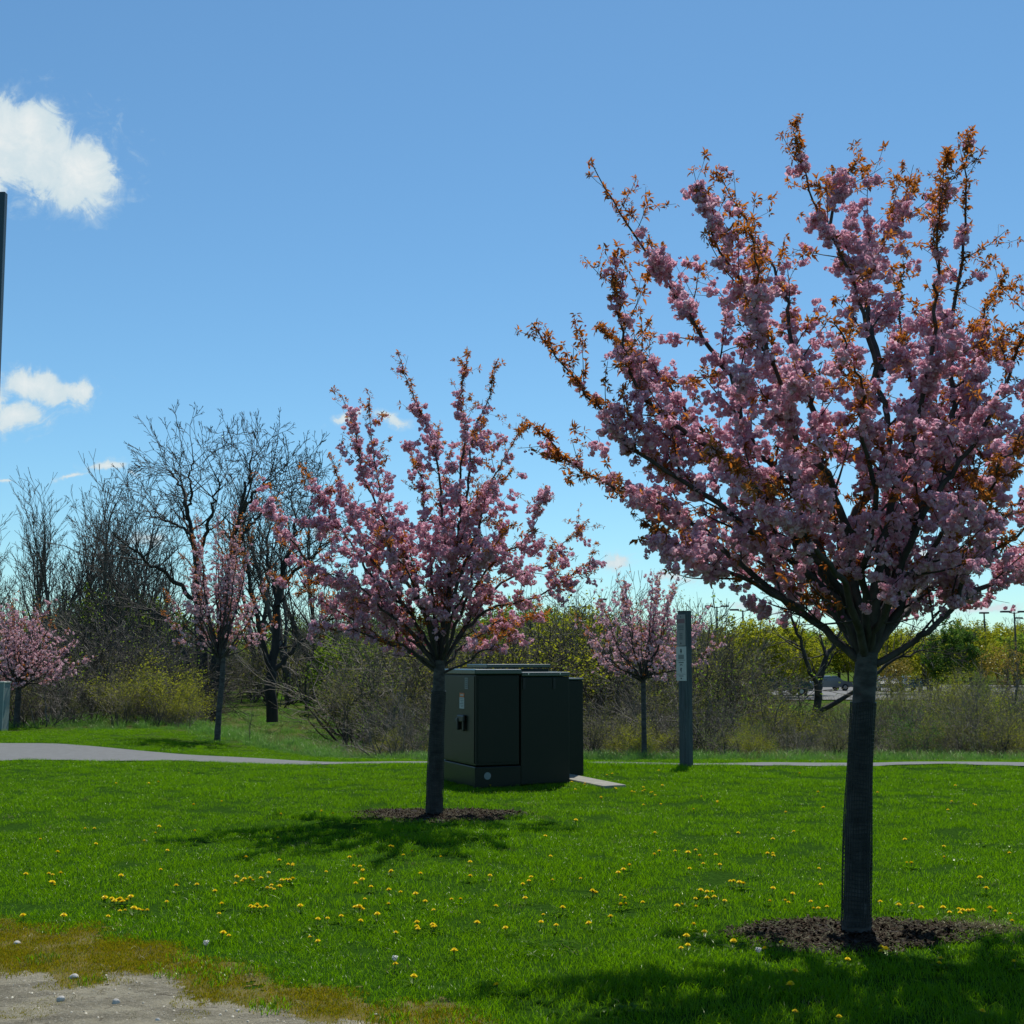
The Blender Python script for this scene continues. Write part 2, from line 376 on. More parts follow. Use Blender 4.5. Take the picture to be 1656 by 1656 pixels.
def soil_mat():
    m, t, g, o = newmat('dry_pale_soil')
    p = N(t, 'ShaderNodeBsdfPrincipled', inp={'Roughness': .95, 'Specular IOR Level': .2})
    v = N(t, 'ShaderNodeNewGeometry').outputs['Position']
    mp = N(t, 'ShaderNodeMapping', inp={'Scale': (1, 2.2, 1)}); t.links.new(v, mp.inputs[0]); w = mp.outputs[0]
    big = g.ss(g.noise(w, 2.6, 8, .68, .5), .36, .62); fine = g.noise(v, 70, 6, .75)
    c = g.mix(big, (.19, .17, .115, 1), (.37, .335, .235, 1))
    c = g.mix(g.m('MULTIPLY', g.ss(fine, .48, .66), .5), c, (.52, .48, .39, 1))
    c = g.mix(g.m('MULTIPLY', g.ss(g.noise(w, 9, 7, .75, 1.0), .56, .64), .6), c, (.075, .060, .035, 1))
    t.links.new(c, p.inputs['Base Color'])
    b = N(t, 'ShaderNodeBump', inp={'Strength': 1, 'Distance': .025}); t.links.new(g.m('ADD', fine, g.m('MULTIPLY', g.noise(v, 12, 6, .7), 1.6)), b.inputs['Height']); t.links.new(b.outputs[0], p.inputs['Normal'])
    t.links.new(p.outputs[0], o.inputs[0]); return m
def fill_sheet(name, test, x0, x1, y0, y1, step, lift, mat, amp=.0, seed=1, **kw):
    xs = np.arange(x0, x1, step); ys = np.arange(y0, y1, step); X, Y = np.meshgrid(xs, ys)
    r = np.random.default_rng(seed)
    Zz = gz(X, Y) + lift
    if amp:
        Zz = Zz + amp * (np.sin(X * 7 + Y * 3) * np.sin(Y * 9 - X * 2) + .6 * r.normal(size=X.shape))
    n = len(xs); i, j = np.meshgrid(np.arange(n - 1), np.arange(len(ys) - 1)); a = (j * n + i)
    cx = X[:-1, :-1] + step / 2; cy = Y[:-1, :-1] + step / 2
    keep = test(cx, cy); a = a[keep]
    F = np.stack([a, a + 1, a + n + 1, a + n], 1)
    used, inv = np.unique(F, return_inverse=True)
    V = np.stack([X, Y, Zz], -1).reshape(-1, 3)[used]
    return ob(name, mesh_np(name, V, inv.reshape(F.shape), [mat], smooth=True), **kw)
fill_sheet('bare_soil', lambda x, y: inside(SOIL, *wob(x, y, .07)), -6, 3, 3.0, 8.5, .02, .006, soil_mat(), .0012, kind='structure')
moss_base = prin('moss_ground', (.09, .085, .010), .95, col2=(.14, .105, .018), ns=9, bump=1, bs=60, coords='Object')
fill_sheet('moss_ground', lambda x, y: inside(MOSS, *wob(x, y, .10)) , -6, 3, 3.0, 9, .03, .003, moss_base, .0, kind='structure')

# path
xs = np.concatenate([np.arange(-60, -20, 1.), np.arange(-20, 20, .15), np.arange(20, 61, 1.)]); rows = 9
V = []
for x in xs:
    y0, y1 = float(path_n(x)), float(path_f(x))
    for k in range(rows):
        y = y0 + (y1 - y0) * k / (rows - 1)
        V.append((x, y, Z(x, y) + .014))
n = len(xs); a = (np.arange(n - 1)[:, None] * rows + np.arange(rows - 1)[None]).reshape(-1)
ob('path', mesh_np('path', np.array(V), np.stack([a, a + rows, a + rows + 1, a + 1], 1), [M['asphalt']], smooth=True), kind='structure')

# parking lot far behind on the right, with painted bay lines
bm = bmesh.new()
def sheet(bm, x0, x1, y0, y1, z, mat=0):
    vs = [bm.verts.new((x, y, z)) for x, y in ((x0, y0), (x1, y0), (x1, y1), (x0, y1))]; f = bm.faces.new(vs); f.material_index = mat
sheet(bm, 12, 90, 92, 150, -1.17)
ob('parking_lot', bm_mesh('parking_lot', bm, M['lot']), kind='structure')
bm = bmesh.new()
for k in range(26): sheet(bm, 14 + k * 2.8, 14.1 + k * 2.8, 116, 121, -1.162)
ob('bay_lines', bm_mesh('bay_lines', bm, M['label_white']), kind='structure')

# ------------------------------------------------------------------ instanced ground cover (geometry nodes)
def gn_scatter(name, variants, pos, rotz, scl, idx, tilt=None, kind='stuff', label=None):
    me = bpy.data.meshes.new(name); me.vertices.add(len(pos)); me.vertices.foreach_set('co', np.asarray(pos, np.float32).reshape(-1))
    a = me.attributes.new('rot', 'FLOAT_VECTOR', 'POINT')
    rv = np.zeros((len(pos), 3), np.float32); rv[:, 2] = rotz
    if tilt is not None: rv[:, 0] = tilt
    a.data.foreach_set('vector', rv.reshape(-1))
    a = me.attributes.new('scl', 'FLOAT_VECTOR', 'POINT'); sc = np.asarray(scl, np.float32)
    if sc.ndim == 1: sc = np.repeat(sc[:, None], 3, 1)
    a.data.foreach_set('vector', sc.reshape(-1))
    a = me.attributes.new('idx', 'INT', 'POINT'); a.data.foreach_set('value', np.asarray(idx, np.int32))
    o = ob(name, me, kind=kind, label=label)
    ng = bpy.data.node_groups.new(name, 'GeometryNodeTree')
    ng.interface.new_socket('Geometry', in_out='INPUT', socket_type='NodeSocketGeometry')
    ng.interface.new_socket('Geometry', in_out='OUTPUT', socket_type='NodeSocketGeometry')
    gi = ng.nodes.new('NodeGroupInput'); go = ng.nodes.new('NodeGroupOutput')
    jn = ng.nodes.new('GeometryNodeJoinGeometry')
    for v in reversed(variants):
        src = bpy.data.objects.new(v.name, v)
        oi = ng.nodes.new('GeometryNodeObjectInfo'); oi.inputs['Object'].default_value = src; oi.inputs['As Instance'].default_value = True
        ng.links.new(oi.outputs['Geometry'], jn.inputs[0])
    ip = ng.nodes.new('GeometryNodeInstanceOnPoints'); ip.inputs['Pick Instance'].default_value = True
    ng.links.new(gi.outputs[0], ip.inputs['Points']); ng.links.new(jn.outputs[0], ip.inputs['Instance'])
    def attr(nm, ty):
        n = ng.nodes.new('GeometryNodeInputNamedAttribute'); n.data_type = ty; n.inputs['Name'].default_value = nm; return n.outputs['Attribute']
    ng.links.new(attr('idx', 'INT'), ip.inputs['Instance Index'])
    ng.links.new(attr('rot', 'FLOAT_VECTOR'), ip.inputs['Rotation'])
    ng.links.new(attr('scl', 'FLOAT_VECTOR'), ip.inputs['Scale'])
    ng.links.new(ip.outputs[0], go.inputs[0])
    md = o.modifiers.new('scatter', 'NODES'); md.node_group = ng
    return o
def blades(n, rad, h0, h1, w0, w1, lean, r, segs=3):
    """a patch of bent tapering blades"""
    V = []; F = []
    a = r.uniform(0, 2 * math.pi, n); rr = rad * np.sqrt(r.uniform(0, 1, n))
    for k in range(n):
        bx, by = rr[k] * math.cos(a[k]), rr[k] * math.sin(a[k])
        h = r.uniform(h0, h1); w = r.uniform(w0, w1) / 2; d = r.uniform(0, 2 * math.pi); ln = r.uniform(.15, 1) * lean * h
        fa = d + r.uniform(-1.2, 1.2) + math.pi / 2; wx, wy = math.cos(fa) * w, math.sin(fa) * w
        o = len(V)
        for s in range(segs):
            t = s / segs; q = ln * t * t; zz = h * (t - .25 * lean * t * t); ww = 1 - .55 * t
            cx, cy = bx + math.cos(d) * q, by + math.sin(d) * q
            V += [(cx - wx * ww, cy - wy * ww, zz), (cx + wx * ww, cy + wy * ww, zz)]
        V.append((bx + math.cos(d) * ln, by + math.sin(d) * ln, h * (1 - .25 * lean)))
        for s in range(segs - 1): F += [(o + 2 * s, o + 2 * s + 1, o + 2 * s + 3), (o + 2 * s, o + 2 * s + 3, o + 2 * s + 2)]
        e = o + 2 * (segs - 1); F.append((e, e + 1, e + 2))
    return np.array(V), np.array(F)
def in_view(x, y, m=.06): return np.abs(x) < (.425 + m) * y + .6
PADC = Vector((-.475, 16.2, 0)); PADX = Vector((.925, .38, 0)).normalized(); PADY = Vector((-PADX.y, PADX.x, 0))
def pad_sd(x, y):
    dx, dy = x - PADC.x, y - PADC.y
    return dx * PADX.x + dy * PADX.y, dx * PADY.x + dy * PADY.y
def mulch_r(x, y, T, ru, rv):
    th = np.arctan2(y - T.y, x - T.x); k = 1 + .10 * np.sin(3 * th + 1) + .06 * np.sin(7 * th) + .03 * np.sin(17 * th + 2)
    return np.hypot((x - T.x) / (ru * k), (y - T.y) / (rv * k))
def lawn_ok(x, y):
    k = ~((y > path_n(x)) & (y < path_f(x)))
    jit = .94 + .07 * np.sin(x * 61 + y * 37) * np.sin(y * 53 - x * 29)
    k &= mulch_r(x, y, T1, .76, .42) > jit
    k &= mulch_r(x, y, T2, .92, .58) > jit
    s, d = pad_sd(x, y)
    k &= ~((s > .02) & (s < 1.36) & (d > .02) & (d < 1.35)) & ~((s > 1.3) & (s < 2.0) & (d > .9) & (d < 1.6)) & ~((s > 1.44) & (s < 1.78) & (d > -.8) & (d < 1.2))
    xx, yy = wob(x, y, .10)
    k &= ~inside(MOSS, xx, yy)
    return k
def scatter_pts(x0, x1, y0, y1, dens, r):
    n = int((x1 - x0) * (y1 - y0) * dens); return r.uniform(x0, x1, n), r.uniform(y0, y1, n)
r = np.random.default_rng(3)
gv = []
for k in range(5):
    V, F = blades(120, .17, .030, .068, .0022, .0042, .9, r); gv.append(mesh_np('lawn_tuft', V, F, [M['grass']]))
for k in range(2):
    V, F = blades(70, .20, .05, .10, .003, .0055, 1.2, r); gv.append(mesh_np('lawn_long_tuft', V, F, [M['grass']]))
def weed(r):
    V = np.array([(.0, -.004, .004), (.0, .004, .004), (.03, .014, .022), (.03, -.014, .022), (.058, .010, .018), (.058, -.010, .018), (.072, 0, .008)]); F = np.array([(0, 3, 2), (0, 2, 1), (3, 5, 4), (3, 4, 2), (5, 6, 4), (5, 6, 4)])[:5]
    n = 16; a = r.uniform(0, 6.28, n); rots = np.array([[[math.cos(t), -math.sin(t), 0], [math.sin(t), math.cos(t), 0], [0, 0, 1]] for t in a])
    pos = np.stack([r.normal(size=n) * .05, r.normal(size=n) * .05, r.uniform(.01, .035, n)], 1); return stamp((V, F), pos, rots, r.uniform(.5, 1.1, n))
for k in range(2): gv.append(mesh_np('lawn_weed', *weed(r), [M['grass']]))
P = []
for (y0, y1, dn) in ((3.6, 8, 74), (8, 12, 50), (12, 17, 36), (17, 31, 28)):
    x, y = scatter_pts(-.52 * y1 - 1, .52 * y1 + 1, y0, y1, dn, r)
    k = in_view(x, y) & lawn_ok(x, y) & (y < np.where(x < -6.5, 30, 28.0)); P.append(np.stack([x[k], y[k]], 1))
P = np.concatenate(P); x, y = P[:, 0], P[:, 1]
lf = .5 + .5 * np.sin(x * 1.7 + 1.1 * np.sin(y * .9)) * np.sin(y * 2.1 + .7 * np.sin(x * 1.3))
sc = .60 + .28 * lf + r.uniform(-.12, .2, len(x))
edge = sst(0, 1.2, np.abs(y - 19)) * .25 + .75; edge = np.where(x > 4, edge * .8, edge) 
sc = sc * np.where((y > 18.6) & (y < 20.2) & (x > .3) & (x < 3.6), 1.7, 1)
idx = r.integers(0, 5, len(x)); idx = np.where(r.uniform(size=len(x)) < .10, r.integers(5, 7, len(x)), idx)
wp = np.sin(x * 2.9 + y) * np.sin(y * 3.7 - x * 1.3); idx = np.where((wp > .5) & (r.uniform(size=len(x)) < .06), r.integers(7, 9, len(x)), idx)
gn_scatter('grass', gv, np.stack([x, y, gz(x, y)], 1), r.uniform(0, 6.28, len(x)), np.stack([np.clip(sc, .8, 1.1) * 1.05, np.clip(sc, .8, 1.1) * 1.05, sc], 1), idx)

# moss: very short dense shoots, with green tufts breaking in
mv = []
for k in range(3):
    V, F = blades(170, .10, .006, .018, .0022, .004, .6, r, 2); mv.append(mesh_np('moss_tuft', V, F, [M['moss']]))
V, F = blades(60, .08, .02, .05, .003, .005, 1, r); mv.append(mesh_np('moss_grass_tuft', V, F, [M['grass']]))
V, F = blades(16, .07, .02, .05, .002, .004, 1.6, r); mv.append(mesh_np('dry_tuft', V, F, [M['dry']]))
x, y = scatter_pts(-6, 3, 3.6, 8.8, 230, r)
k = in_view(x, y) & inside(MOSS, *wob(x, y, .10)) & ~inside(SOIL, *wob(x + r.normal(size=len(x)) * .05, y + r.normal(size=len(x)) * .04, .07)); x, y = x[k], y[k]
idx = r.integers(0, 3, len(x)); u = r.uniform(size=len(x))
bare = (np.sin(x * 5.1 + y * 3.3) * np.sin(y * 6.7 - x * 2.9) > .55)
idx = np.where(u < .05, 4, idx); idx = np.where((u > .95) | ((u > .7) & (x > -.6) & (np.sin(x * 7) > .2)), 3, idx)
keep = ~(bare & (u < .5)); x, y, idx = x[keep], y[keep], idx[keep]
gn_scatter('moss', mv, np.stack([x, y, gz(x, y) + .006], 1), r.uniform(0, 6.28, len(x)), r.uniform(.8, 1.3, len(x)), idx)
# thin dry and green bits on the soil
x, y = scatter_pts(-6, 3, 3.6, 8.2, 34, r); k = inside(SOIL, *wob(x, y, .07)); x, y = x[k], y[k]
gn_scatter('dry_bits', mv, np.stack([x, y, gz(x, y) + .003], 1), r.uniform(0, 6.28, len(x)), r.uniform(.5, .9, len(x)), np.where(r.uniform(size=len(x)) < .7, 4, 0))
# grit and crumbs of soil
cube = (np.array([(-1, -1, -.6), (1, -1, -.6), (1, 1, -.6), (-1, 1, -.6), (-.6, -.5, .6), (.5, -.7, .7), (.7, .5, .6), (-.5, .6, .5)]) * .5,
        np.array([(0, 1, 5, 4), (1, 2, 6, 5), (2, 3, 7, 6), (3, 0, 4, 7), (4, 5, 6, 7)]))
x, y = scatter_pts(-6, 3, 3.6, 8.2, 420, r); k = inside(SOIL, *wob(x, y, .07)) & in_view(x, y); x, y = x[k], y[k]
V, F = stamp(cube, np.stack([x, y, gz(x, y) + .007], 1), rand_rots(len(x), r, .6), .003 + .012 * r.uniform(0, 1, len(x)) ** 4)
ob('soil_crumbs', mesh_np('soil_crumbs', V, F, [M['grit']]), kind='stuff')

# bleached dead grass at the right rim of the nearest mulch ring and stray straws in the lawn
x = np.concatenate([T1.x + .78 + r.normal(size=70) * .16, r.uniform(-6, 6, 120)]); y = np.concatenate([T1.y + .10 + r.normal(size=70) * .10, r.uniform(5, 15, 120)])
k = lawn_ok(x, y) | (np.arange(len(x)) < 70); x, y = x[k], y[k]
gn_scatter('dead_grass', [mv[4], gv[5]], np.stack([x, y, gz(x, y) + .004], 1), r.uniform(0, 6.28, len(x)), r.uniform(.8, 1.5, len(x)), np.zeros(len(x)))
# taller rough grass along the edge of the brush
tv = []
for k in range(3):
    V, F = blades(60, .22, .12, .32, .004, .008, 1.0, r); tv.append(mesh_np('rough_tuft', V, F, [M['grass_tall']]))
V, F = blades(45, .22, .12, .36, .003, .007, 1.2, r); tv.append(mesh_np('rough_dry_tuft', V, F, [M['dry']]))
x, y = scatter_pts(-24, 24, 23.5, 60, 9, r)
lo = np.where(x < -7.5, 29.5, np.interp(x, [-7.5, -4.5, -2, 0, 20], [28.5, 26.5, 24.5, 23.8, 23.9])) + .5 * np.sin(x * 2.1)
k = in_view(x, y) & (y > lo) & ((y < lo + 5) | (r.uniform(size=len(x)) < .45)); x, y, lo = x[k], y[k], lo[k]
u = r.uniform(size=len(x)); idx = np.where(u < np.clip((y - lo - 2) / 6, .08, .6) * np.where(x < -4, .35, 1), 3, r.integers(0, 3, len(x)))
gn_scatter('rough_grass', tv, np.stack([x, y, gz(x, y)], 1), r.uniform(0, 6.28, len(x)), r.uniform(.55, 1.15, len(x)) * np.clip(.6 + (y - lo) * .2, .6, 1.1), idx)

# ------------------------------------------------------------------ mulch rings
def mulch(T, ru, rv, label, seed, cx):
    r = np.random.default_rng(seed)
    t = ob('mulch_bed', None, loc=T, label=label, cat='mulch bed', group='mulch rings round the tree trunks')
    bm = bmesh.new(); rings = 9; seg = 72; prev = None
    for i in range(rings + 1):
        q = i / rings; row = []
        for j in range(seg):
            th = j * 2 * math.pi / seg; k = 1 + .10 * math.sin(3 * th + 1) + .06 * math.sin(7 * th) + .03 * math.sin(17 * th + 2)
            X, Y = cx + math.cos(th) * ru * k * q * 1.03, math.sin(th) * rv * k * q * 1.03
            h = .020 * (1 - q ** 2.2) - .012 * (q > .97) + (r.normal() * .006 if q < .97 else 0) + .004
            row.append(bm.verts.new((X, Y, Z(T.x + X, T.y + Y) - T.z + h)))
            if i == 0: break
        if prev is not None:
            for j in range(seg):
                a, b = row[j], row[(j + 1) % seg]
                if len(prev) == 1: bm.faces.new((prev[0], a, b))
                else: bm.faces.new((prev[j], a, b, prev[(j + 1) % seg]))
        prev = row
    ob('mound', bm_mesh('mound', bm, M['mulch'], True), t)
    n = 3600; th = r.uniform(0, 2 * math.pi, n); q = np.sqrt(r.uniform(0, 1.0, n)); k = 1 + .10 * np.sin(3 * th + 1) + .06 * np.sin(7 * th) + .03 * np.sin(17 * th + 2)
    q = q * (1 + .07 * r.normal(size=n))
    X, Y = cx + np.cos(th) * ru * k * q, np.sin(th) * rv * k * q
    zz = gz(T.x + X, T.y + Y) - T.z + np.maximum(.020 * (1 - q ** 2.2), 0) + .010
    sl_ = (cube[0] * np.array([1, .22, .10]), cube[1])
    V, F = stamp(sl_, np.stack([X, Y, zz], 1), rand_rots(n, r, .75), r.uniform(.02, .07, n))
    ob('bark_chips', mesh_np('bark_chips', V, F, [M['chip']]), t, kind='stuff')
    return t
mulch(T1, .76, .42, 'dark brown bark mulch ring round the foot of the large cherry at right', 5, .0)
mulch(T2, .92, .58, 'dark bark mulch ring round the foot of the middle cherry before the green cabinets', 6, .0)

# ------------------------------------------------------------------ cherries
def petal_ball(r, n=13, R_=1.0, ps=.62):
    """ruffled double blossom: cupped petals overlapping at uneven depths"""
    V = []; F = []
    sq = np.array([1, 1, r.uniform(.7, .95)])
    for i in range(n):
        z = 1 - 2 * (i + .5) / n; a = i * 2.39996 + r.uniform(-.5, .5); q = math.sqrt(max(0, 1 - z * z))
        d = Vector((q * math.cos(a), q * math.sin(a), z)) + Vector(r.normal(size=3) * .25); d.normalize()
        nrm = (d + Vector(r.normal(size=3) * .42)).normalized()
        A = nrm.orthogonal().normalized(); B = nrm.cross(A)
        o = len(V); c = d * R_ * r.uniform(.42, .80)
        V.append(tuple(np.array(c) * sq)); sp = r.uniform(0, 6); s0 = ps * r.uniform(.65, 1.2)
        for j in range(5):
            t = sp + j * 2 * math.pi / 5 + r.uniform(-.3, .3); s = s0 * r.uniform(.7, 1.2)
            V.append(tuple(np.array(c + (A * math.cos(t) + B * math.sin(t)) * s + nrm * r.uniform(-.12, .42)) * sq))
        for j in range(5): F.append((o, o + 1 + j, o + 1 + (j + 1) % 5))
    return np.array(V), np.array(F)
def leaf_shape(L=1.0, w=.36, fold=.18, droop=.25):
    V = np.array([(0, 0, 0), (L * .35, w * .5, fold * w), (L * .40, 0, -.02), (L * .35, -w * .5, fold * w), (L * .75, w * .32, fold * w - droop * .45 * L), (L * .74, 0, -droop * .5 * L), (L * .75, -w * .32, fold * w - droop * .45 * L), (L, 0, -droop * L)])
    F = np.array([(0, 2, 1), (0, 3, 2), (1, 2, 5), (1, 5, 4), (2, 3, 6), (2, 6, 5), (4, 5, 7), (5, 6, 7)])
    return V, F
rp = np.random.default_rng(21)
POMS = [petal_ball(rp, 14, 1.0, .60) for _ in range(6)]; POMS_LO = [petal_ball(rp, 6, 1.0, .85) for _ in range(3)]
def cluster_template(r, k, lo=False, size=.0235):
    parts = []
    for i in range(k):
        p = r.normal(size=3) * np.array([.028, .028, .024]) * (.62 if k < 4 else 1) + np.array([0, 0, -.022])
        T = (POMS_LO if lo else POMS)[r.integers(0, 3 if lo else 6)]
        parts.append(stamp(T, p[None], rand_rots(1, r), [size * r.uniform(.55, 1.25)]))
    return join(parts)
def tuft_template(r, k, L=.041):
    parts = []
    for i in range(k):
        el = r.uniform(-.9, 1.1); az = r.uniform(0, 2 * math.pi)
        D = Vector((math.cos(az) * math.cos(el), math.sin(az) * math.cos(el), math.sin(el)))
        q = D.to_track_quat('X', 'Z').to_matrix(); q = q @ Matrix.Rotation(r.uniform(-.8, .8), 3, 'X')
        parts.append(stamp(leaf_shape(1, r.uniform(.34, .46), .25, r.uniform(.1, .5)), np.array([tuple(D * r.uniform(.002, .014))]), np.array(q)[None], [L * r.uniform(.45, 1.25)]))
    return join(parts)
CLU = [cluster_template(rp, k) for k in (2, 3, 4, 5, 6, 8)]
CLU_LO = [cluster_template(rp, k, True) for k in (2, 3, 4, 4)]
TUF = [tuft_template(rp, k) for k in (3, 4, 5, 6, 7)]
TUF_LO = [tuft_template(rp, k) for k in (3, 4, 5)]
CLU_ME = [mesh_np('blossom_cluster', *t, [M['petal']]) for t in CLU]
TUF_ME = [mesh_np('leaf_tuft', *t, [M['bronze']]) for t in TUF]
CLU_LO_ME = [mesh_np('blossom_cluster', *t, [M['petal_pale']]) for t in CLU_LO]
TUF_LO_ME = [mesh_np('leaf_tuft', *t, [M['bronze']]) for t in TUF_LO]

def shoot(r, p, d, L, r0, r1, up, wig, step=.06):
    """points of a gently bending shoot"""
    n = max(2, int(L / step)); pts = [p.copy()]
    for i in range(n):
        d = d + np.array([0, 0, up]) + r.normal(size=3) * wig; d = d / np.linalg.norm(d)
        p = p + d * (L / n); pts.append(p.copy())
    return np.array(pts), np.linspace(r0, r1, n + 1)
def segs_of(P, rad): return np.concatenate([P[:-1], P[1:], rad[:-1, None], rad[1:, None]], 1)

def cherry(T, limbs, trunk, label, seed, group, guard=None, nblo=2300, nleaf=2600, lo=False, side=(.75, .13), sp=.15, tert=.5, bsize=1.0, petal='petal', nparts=300, leafy=.0, limb_r=(.036, .006), zmin=None):
    """T base; limbs: list of world polylines; trunk: (points, radii)"""
    r = np.random.default_rng(seed); T = Vector(T); Tn = np.array(T)
    root = ob('cherry_tree', None, loc=T, label=label, cat='tree', group=group)
    tp, tr = trunk
    tpp = smooth_line(tp, 22); trr = np.interp(np.linspace(0, 1, 22), np.linspace(0, 1, len(tr)), tr)
    V, F = sweep(tpp, trr, 14, lump=.035, seed=seed)
    ob('trunk', mesh_np('trunk', V - Tn, F, [M['trunk_bark']], smooth=True), root)
    fork = np.array(tp[-1]); nodes = []; L0 = max(np.linalg.norm(np.array(l[-1]) - fork) for l in limbs)
    for li, (lp) in enumerate(limbs):
        n = max(8, int(sum((Vector(a) - Vector(b)).length for a, b in zip(lp[:-1], lp[1:])) / .07))
        P = smooth_line(lp, n); P[2:-1] += r.normal(size=(n - 3, 3)) * .009
        ph = r.uniform(0, 6, 3); kk = np.linspace(0, 1, n)[:, None]; P += .020 * np.sin(kk * 17 + ph) * np.minimum(1, kk * 3) * np.minimum(1, (1 - kk) * 4) * (1 if not lo else .5)
        s = np.concatenate([[0], np.cumsum(np.linalg.norm(np.diff(P, axis=0), axis=1))]); L = s[-1]; t = s / L
        q0 = limb_r[0] * (L / 3.0) ** .6; rad = q0 * (1 - t) ** 1.15 + limb_r[1] * .5
        V, F = sweep(P, rad, 7 if not lo else 5)
        parts = [(V, F)]; thin = []
        i = 0; nxt = L * .10 + r.uniform(0, sp)
        Tg = np.gradient(P, axis=0); Tg /= np.linalg.norm(Tg, axis=1, keepdims=True)
        for j in range(1, n):
            if t[j] > .30 and r.uniform() < .9:
                nodes.append((P[j], Tg[j], t[j], rad[j]))
                if t[j] > .5: nodes += [(P[j] * .6 + P[j - 1] * .4, Tg[j], t[j], rad[j]), (P[j] * .3 + P[j - 1] * .7, Tg[j], min(1, t[j] + .1), rad[j])]
            while s[j] > nxt:
                nxt += sp * r.uniform(.5, 1.5)
                d = Tg[j]; a = r.normal(size=3); a -= d * a.dot(d); a /= np.linalg.norm(a)
                ang = r.uniform(.5, 1.05); d2 = d * math.cos(ang) + a * math.sin(ang)
                if d2[2] < -.25: d2[2] *= -.4
                Ls = (side[0] * .8 * (1 - t[j]) ** .55 + side[1]) * r.uniform(.5, 1.2)
                if t[j] < .2: Ls *= .6
                p2, r2 = shoot(r, P[j], d2, Ls, min(rad[j] * .5, .008 + .004 * Ls), .0018, .045, .06)
                thin.append(segs_of(p2, r2)); m = len(p2)
                for q in range(1, m):
                    f = q / (m - 1); dd = p2[q] - p2[q - 1]; dd /= np.linalg.norm(dd)
                    nodes.append((p2[q], dd, min(1, t[j] + f * .22), r2[q]))
                    if r.uniform() < tert and f < .9:
                        a = r.normal(size=3); a -= dd * a.dot(dd); a /= np.linalg.norm(a)
                        d3 = dd * .6 + a * .8; d3[2] = max(d3[2], -.3)
                        p3, r3 = shoot(r, p2[q], d3, r.uniform(.08, .28) * min(1, Ls / .45 + .3), r2[q] * .6, .0014, .05, .08)
                        thin.append(segs_of(p3, r3))
                        for w in range(1, len(p3)): nodes.append((p3[w], d3 / np.linalg.norm(d3), min(1, t[j] + f * .22 + .06), .002))
        parts.append(tubes(np.concatenate(thin), 3) if thin else (V[:0], F[:0]))
        V, F = join(parts)
        ob('branch', mesh_np('branch', V - Tn, F, [M['cherry_bark']], smooth=True), root)
    NP = np.array([q[0] for q in nodes]); ND = np.array([q[1] for q in nodes]); NT = np.array([q[2] for q in nodes]); NR = np.array([q[3] for q in nodes])
    out = NT
    # patchiness: shoots that are mostly leaf, others mostly flower
    patch = np.sin(NP[:, 0] * 5.1 + seed) * np.sin(NP[:, 2] * 4.3 + seed * 2) * np.sin(NP[:, 1] * 4.7)
    pl = np.clip(.27 + .72 * np.clip((out - .68) / .32, 0, 1) + .55 * patch + leafy, .06, .95)
    isleaf = r.uniform(size=len(NP)) < pl
    df = np.linalg.norm(NP - fork, axis=1); df = np.linalg.norm(NP - fork, axis=1); drop = ((NR > .008) & (r.uniform(size=len(NP)) < .7)) | ((df < 1.25) & (NP[:, 1] < T.y + .1) & (r.uniform(size=len(NP)) < .55)); isleaf |= (df < .30) | ((df < .65) & (r.uniform(size=len(NP)) < .45))
    ok = np.ones(len(NP), bool) if zmin is None else (NP[:, 2] > zmin) | (df < .35)
    bi = np.where(~isleaf & ~drop & ok)[0]; lfi = np.where(isleaf & (df > .45) & ok)[0]
    wt_ = np.clip(df[bi], .3, None) ** 1.0; wt_ /= wt_.sum()
    bi = r.choice(bi, nblo, replace=False, p=wt_) if len(bi) > nblo else r.choice(bi, nblo)
    lfi = r.choice(lfi, min(nleaf, len(lfi)), replace=False) if len(lfi) > nleaf else r.choice(lfi, nleaf)
    def place(ids, TPL, MES, name, stuffname, mat, off, droop, smin, smax):
        n = len(ids); pos = NP[ids] + r.normal(size=(n, 3)) * off + np.array([0, 0, -droop])
        D = ND[ids] * .8 + np.array([0, 0, .5]) + r.normal(size=(n, 3)) * .35
        rot = rot_from(D, r.uniform(0, 6.28, n)); sc = r.uniform(smin, smax, n) * bsize
        var = r.integers(0, len(TPL), n)
        order = np.argsort(np.linalg.norm(pos - np.array([0, 0, EYE]), axis=1) - sc * .3)
        big = order[:nparts] if nparts else order[:0]; rest = order[len(big):]
        for i in big:
            o = bpy.data.objects.new(name, MES[var[i]]); COL.objects.link(o); o.parent = root
            m = Matrix([[rot[i][a][b] * sc[i] for b in range(3)] + [pos[i][a] - Tn[a]] for a in range(3)] + [[0, 0, 0, 1]]); o.matrix_local = m
        parts = [stamp(TPL[k], pos[rest[var[rest] == k]], rot[rest[var[rest] == k]], sc[rest[var[rest] == k]]) for k in range(len(TPL))]
        parts = [p for p in parts if len(p[0])]
        if parts:
            V, F = join(parts); ob(stuffname, mesh_np(stuffname, V - Tn, F, [mat]), root, kind='stuff')
    place(bi, CLU_LO if lo else CLU, CLU_LO_ME if lo else CLU_ME, 'blossom_cluster', 'blossoms', M[petal], .022, .028, .75, 1.25)
    place(lfi, TUF_LO if lo else TUF, TUF_LO_ME if lo else TUF_ME, 'leaf_tuft', 'leaves', M['bronze'], .008, 0, .75, 1.25)
    # hanging buds
    n = 260 if not lo else 60; k = r.choice(len(NP), n); pos = NP[k] + r.normal(size=(n, 3)) * .03 - np.array([0, 0, .02])
    V, F = stamp(POMS_LO[0], pos, rand_rots(n, r), .009 * r.uniform(.7, 1.3, n))
    ob('buds', mesh_np('buds', V - Tn, F, [M['bud']]), root, kind='stuff')
